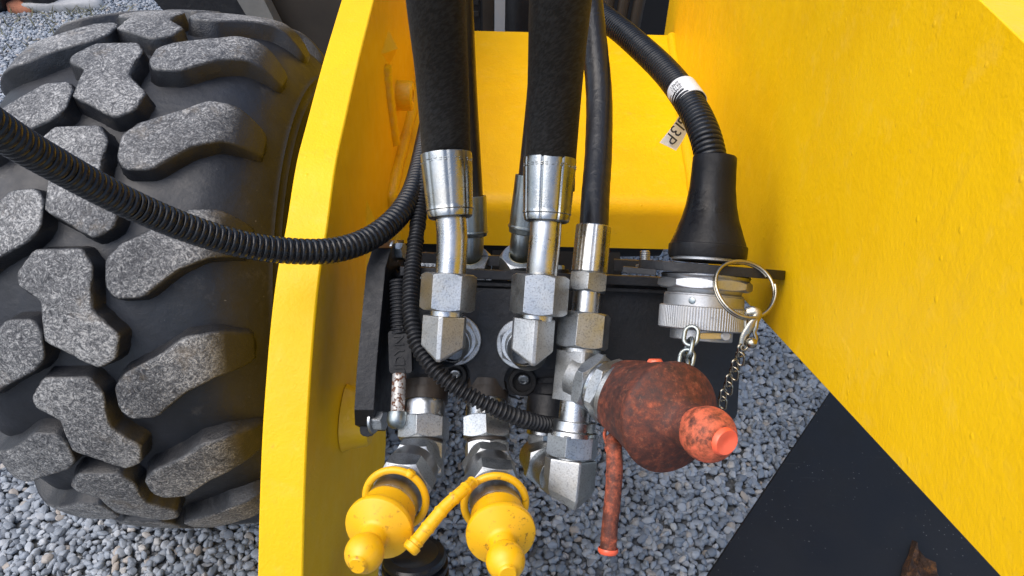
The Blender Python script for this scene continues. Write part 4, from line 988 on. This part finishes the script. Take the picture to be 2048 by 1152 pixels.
# ================================================================== BACKGROUND
def background():
    def slab(name, pix, d, dep, mat, parent=None, label=None, cat=None, zmin=None):
        pts = [P(x, y, d) for x, y in pix]
        o = prism(name, pts, CW*dep, mat, parent)
        if label: tag(o, label, cat)
        return o
    # rear of the machine behind the wheel
    G = thing('mudguard', Vector((-.9, 2.3, .3)), 'dark dirty mudguard panels of the machine behind the wheel', 'mudguard')
    Yb = 2.25
    def vq(name, x0, x1, mat, dx0=0, dx1=0, yb=Yb, z0=.15, z1=1.6, th=.03):
        """upright panel at depth yb whose edges show at the given image columns on row 0 and row 60"""
        def pt(px, py):
            r = ray(px, py); k = (yb-CAM.y)/r.y; return CAM+r*k
        a0, a1 = pt(x0, 0), pt(x0+dx0, 60); b0, b1 = pt(x1, 0), pt(x1+dx1, 60)
        def ext(p, q, z): return p+(q-p)*((z-p.z)/(q.z-p.z))
        poly = [ext(a0, a1, z1), ext(b0, b1, z1), ext(b0, b1, z0), ext(a0, a1, z0)]
        return prism(name, poly, Vector((0, th, 0)), mat, G)
    vq('black_flap', 308, 478, 'black_foil', 52, 34, Yb); vq('steel_strut', 474, 528, 'grey_steel', 36, 30, Yb-.04, .15, 1.6, .05); vq('dirty_panel', 520, 720, 'dirty_panel', 34, 10, Yb+.02)
    # engine bay behind the deck
    E = thing('engine_bay', Vector((.05, 2.3, 0)), 'dark engine bay with pale strip and cables behind the yellow deck', 'engine bay')
    def yq(name, xa, xb, z0, z1, y, th, mat, r=.004):
        return prism(name, roundpoly([Vector((xa, y, z0)), Vector((xb, y, z0)), Vector((xb, y, z1)), Vector((xa, y, z1))], r, 3), Vector((0, th, 0)), mat, E)
    yq('bulkhead', -.5, .9, .2, 1.7, 2.6, .03, 'dark_void')
    def xof(px, y):
        r = ray(px, 30); return (r*(y/r.y)).x
    y = 2.2; yq('pale_strip', xof(989, y), xof(1010, y), .3, 1.6, y, .012, 'pale_strip')
    yq('perforated_rail', xof(940, y), xof(960, y), .3, 1.6, y+.04, .02, 'black_paint')
    for i in range(10):
        yq('rail_slot', xof(944, y), xof(956, y), .50+i*.035, .515+i*.035, y+.034, .008, 'dark_void', .001)
    yq('rail', xof(962, y), xof(985, y), .3, 1.6, y+.10, .03, 'dirty_panel'); yq('rail', xof(1014, y), xof(1040, y), .3, 1.6, y+.08, .05, 'dirty_panel')
    rad = thing('tank', Vector((xof(1060, 2.3), 2.35, .3)), 'rounded black tank in the engine bay beside the pale strip', 'tank')
    lathe('shell', Vector((xof(1052, 2.3), 2.32, .3)), Vector((0, 0, 1)), [(0, 0), (0, .07), (.28, .07), (.36, .05), (.39, 0)], 'black_paint', rad, 36)
    for i, (x0, x1) in enumerate(((1216, 1232), (1246, 1262), (1276, 1296))):
        c = thing('engine_cable', Vector((xof(x0, 2.2), 2.2, .3)), ('leftmost', 'middle', 'rightmost')[i]+' of three grey cables in the engine bay above the arched conduit', 'cable', 'grey cables in the engine bay')
        tube('cable_sheath', catmull([Vector((xof(x0-10, 2.2), 2.2, .35)), Vector((xof(x0, 2.2), 2.2, .58)), Vector((xof(x1, 2.2), 2.22, .75)), Vector((xof(x1, 2.2), 2.3, 1.1))], 8), .017, 'dirty_panel', c, 18)
    # rubble on the far ground, top left
    rg = random.Random(5)
    def lump(name, c, s, mat, label, cat, sub=3, amp=.12, rot=0):
        bm = bmesh.new(); bmesh.ops.create_icosphere(bm, subdivisions=sub, radius=1); fr = [(Vector((rg.uniform(-1, 1), rg.uniform(-1, 1), rg.uniform(-1, 1)))*2.4, rg.uniform(0, 6)) for _ in range(7)]
        for v in bm.verts:
            p = v.co.copy(); k = 1+amp*sum(math.sin(p.dot(w)+ph) for w, ph in fr)/2; sgn = lambda q: math.copysign(abs(q)**.55, q)
            q = Vector((sgn(p.x)*s[0], sgn(p.y)*s[1], sgn(p.z)*s[2]))*k; q.rotate(Matrix.Rotation(rot, 3, 'Z')); v.co = q+c
        vs = [v.co.copy() for v in bm.verts]; fs = [tuple(v.index for v in f.verts) for f in bm.faces]; bm.free()
        o = mesh(name, vs, fs, mat, None, 50); tag(o, label, cat); return o
    g = onz(48, 15, .02); lump('brick', g, (.075, .04, .03), 'brick', 'broken orange brick on the ground in the far top left corner', 'brick', rot=.1)
    g = onz(10, 0, .06); lump('plastic_sheet', g+Vector((-.1, .06, 0)), (.17, .10, .075), 'black_foil', 'crumpled black plastic sheet left of the broken brick', 'plastic sheet', amp=.3)
    g = onz(66, 0, .05); lump('plastic_sheet', g+Vector((.03, .05, 0)), (.10, .08, .07), 'black_foil', 'small crumpled black plastic sheet right of the broken brick', 'plastic sheet', amp=.3)
    g = onz(125, 9, .02); lump('concrete_slab', g, (.16, .06, .03), 'concrete', 'pale broken concrete slab lying behind the wheel', 'slab', rot=.15)
    g = onz(130, -12, .03); lump('brick', g+Vector((0, .05, 0)), (.16, .05, .04), 'brick', 'brick pieces lying behind the pale concrete slab', 'brick', rot=-.1)
    # weeds
    vs = []; fs = []
    for (px, py, nb, sp) in ((150, 24, 90, .10), (118, 36, 45, .14), (88, 46, 35, .16), (60, 60, 25, .25), (30, 85, 20, .2)):
        c = onz(px, py, 0)
        for _ in range(nb):
            p = c+Vector((rg.gauss(0, sp), rg.gauss(0, sp*.5), .004)); h = rg.uniform(.015, .05); an = rg.uniform(0, 6.28); w = Vector((math.cos(an), math.sin(an), 0))*.003; ln = Vector((rg.gauss(0, .03), rg.gauss(0, .03), h)); b = len(vs)
            vs += [p-w, p+w, p+ln*.55+w*.7, p+ln*.55-w*.7, p+ln+Vector((0, 0, -h*.12))+ln*.2]; fs += [(b, b+1, b+2, b+3), (b+3, b+2, b+4)]
    o = mesh('weeds', vs, fs, 'grass', None, 60); tag(o, 'thin green and brown weeds growing in the far gravel', 'weeds', None, 'stuff')
background()
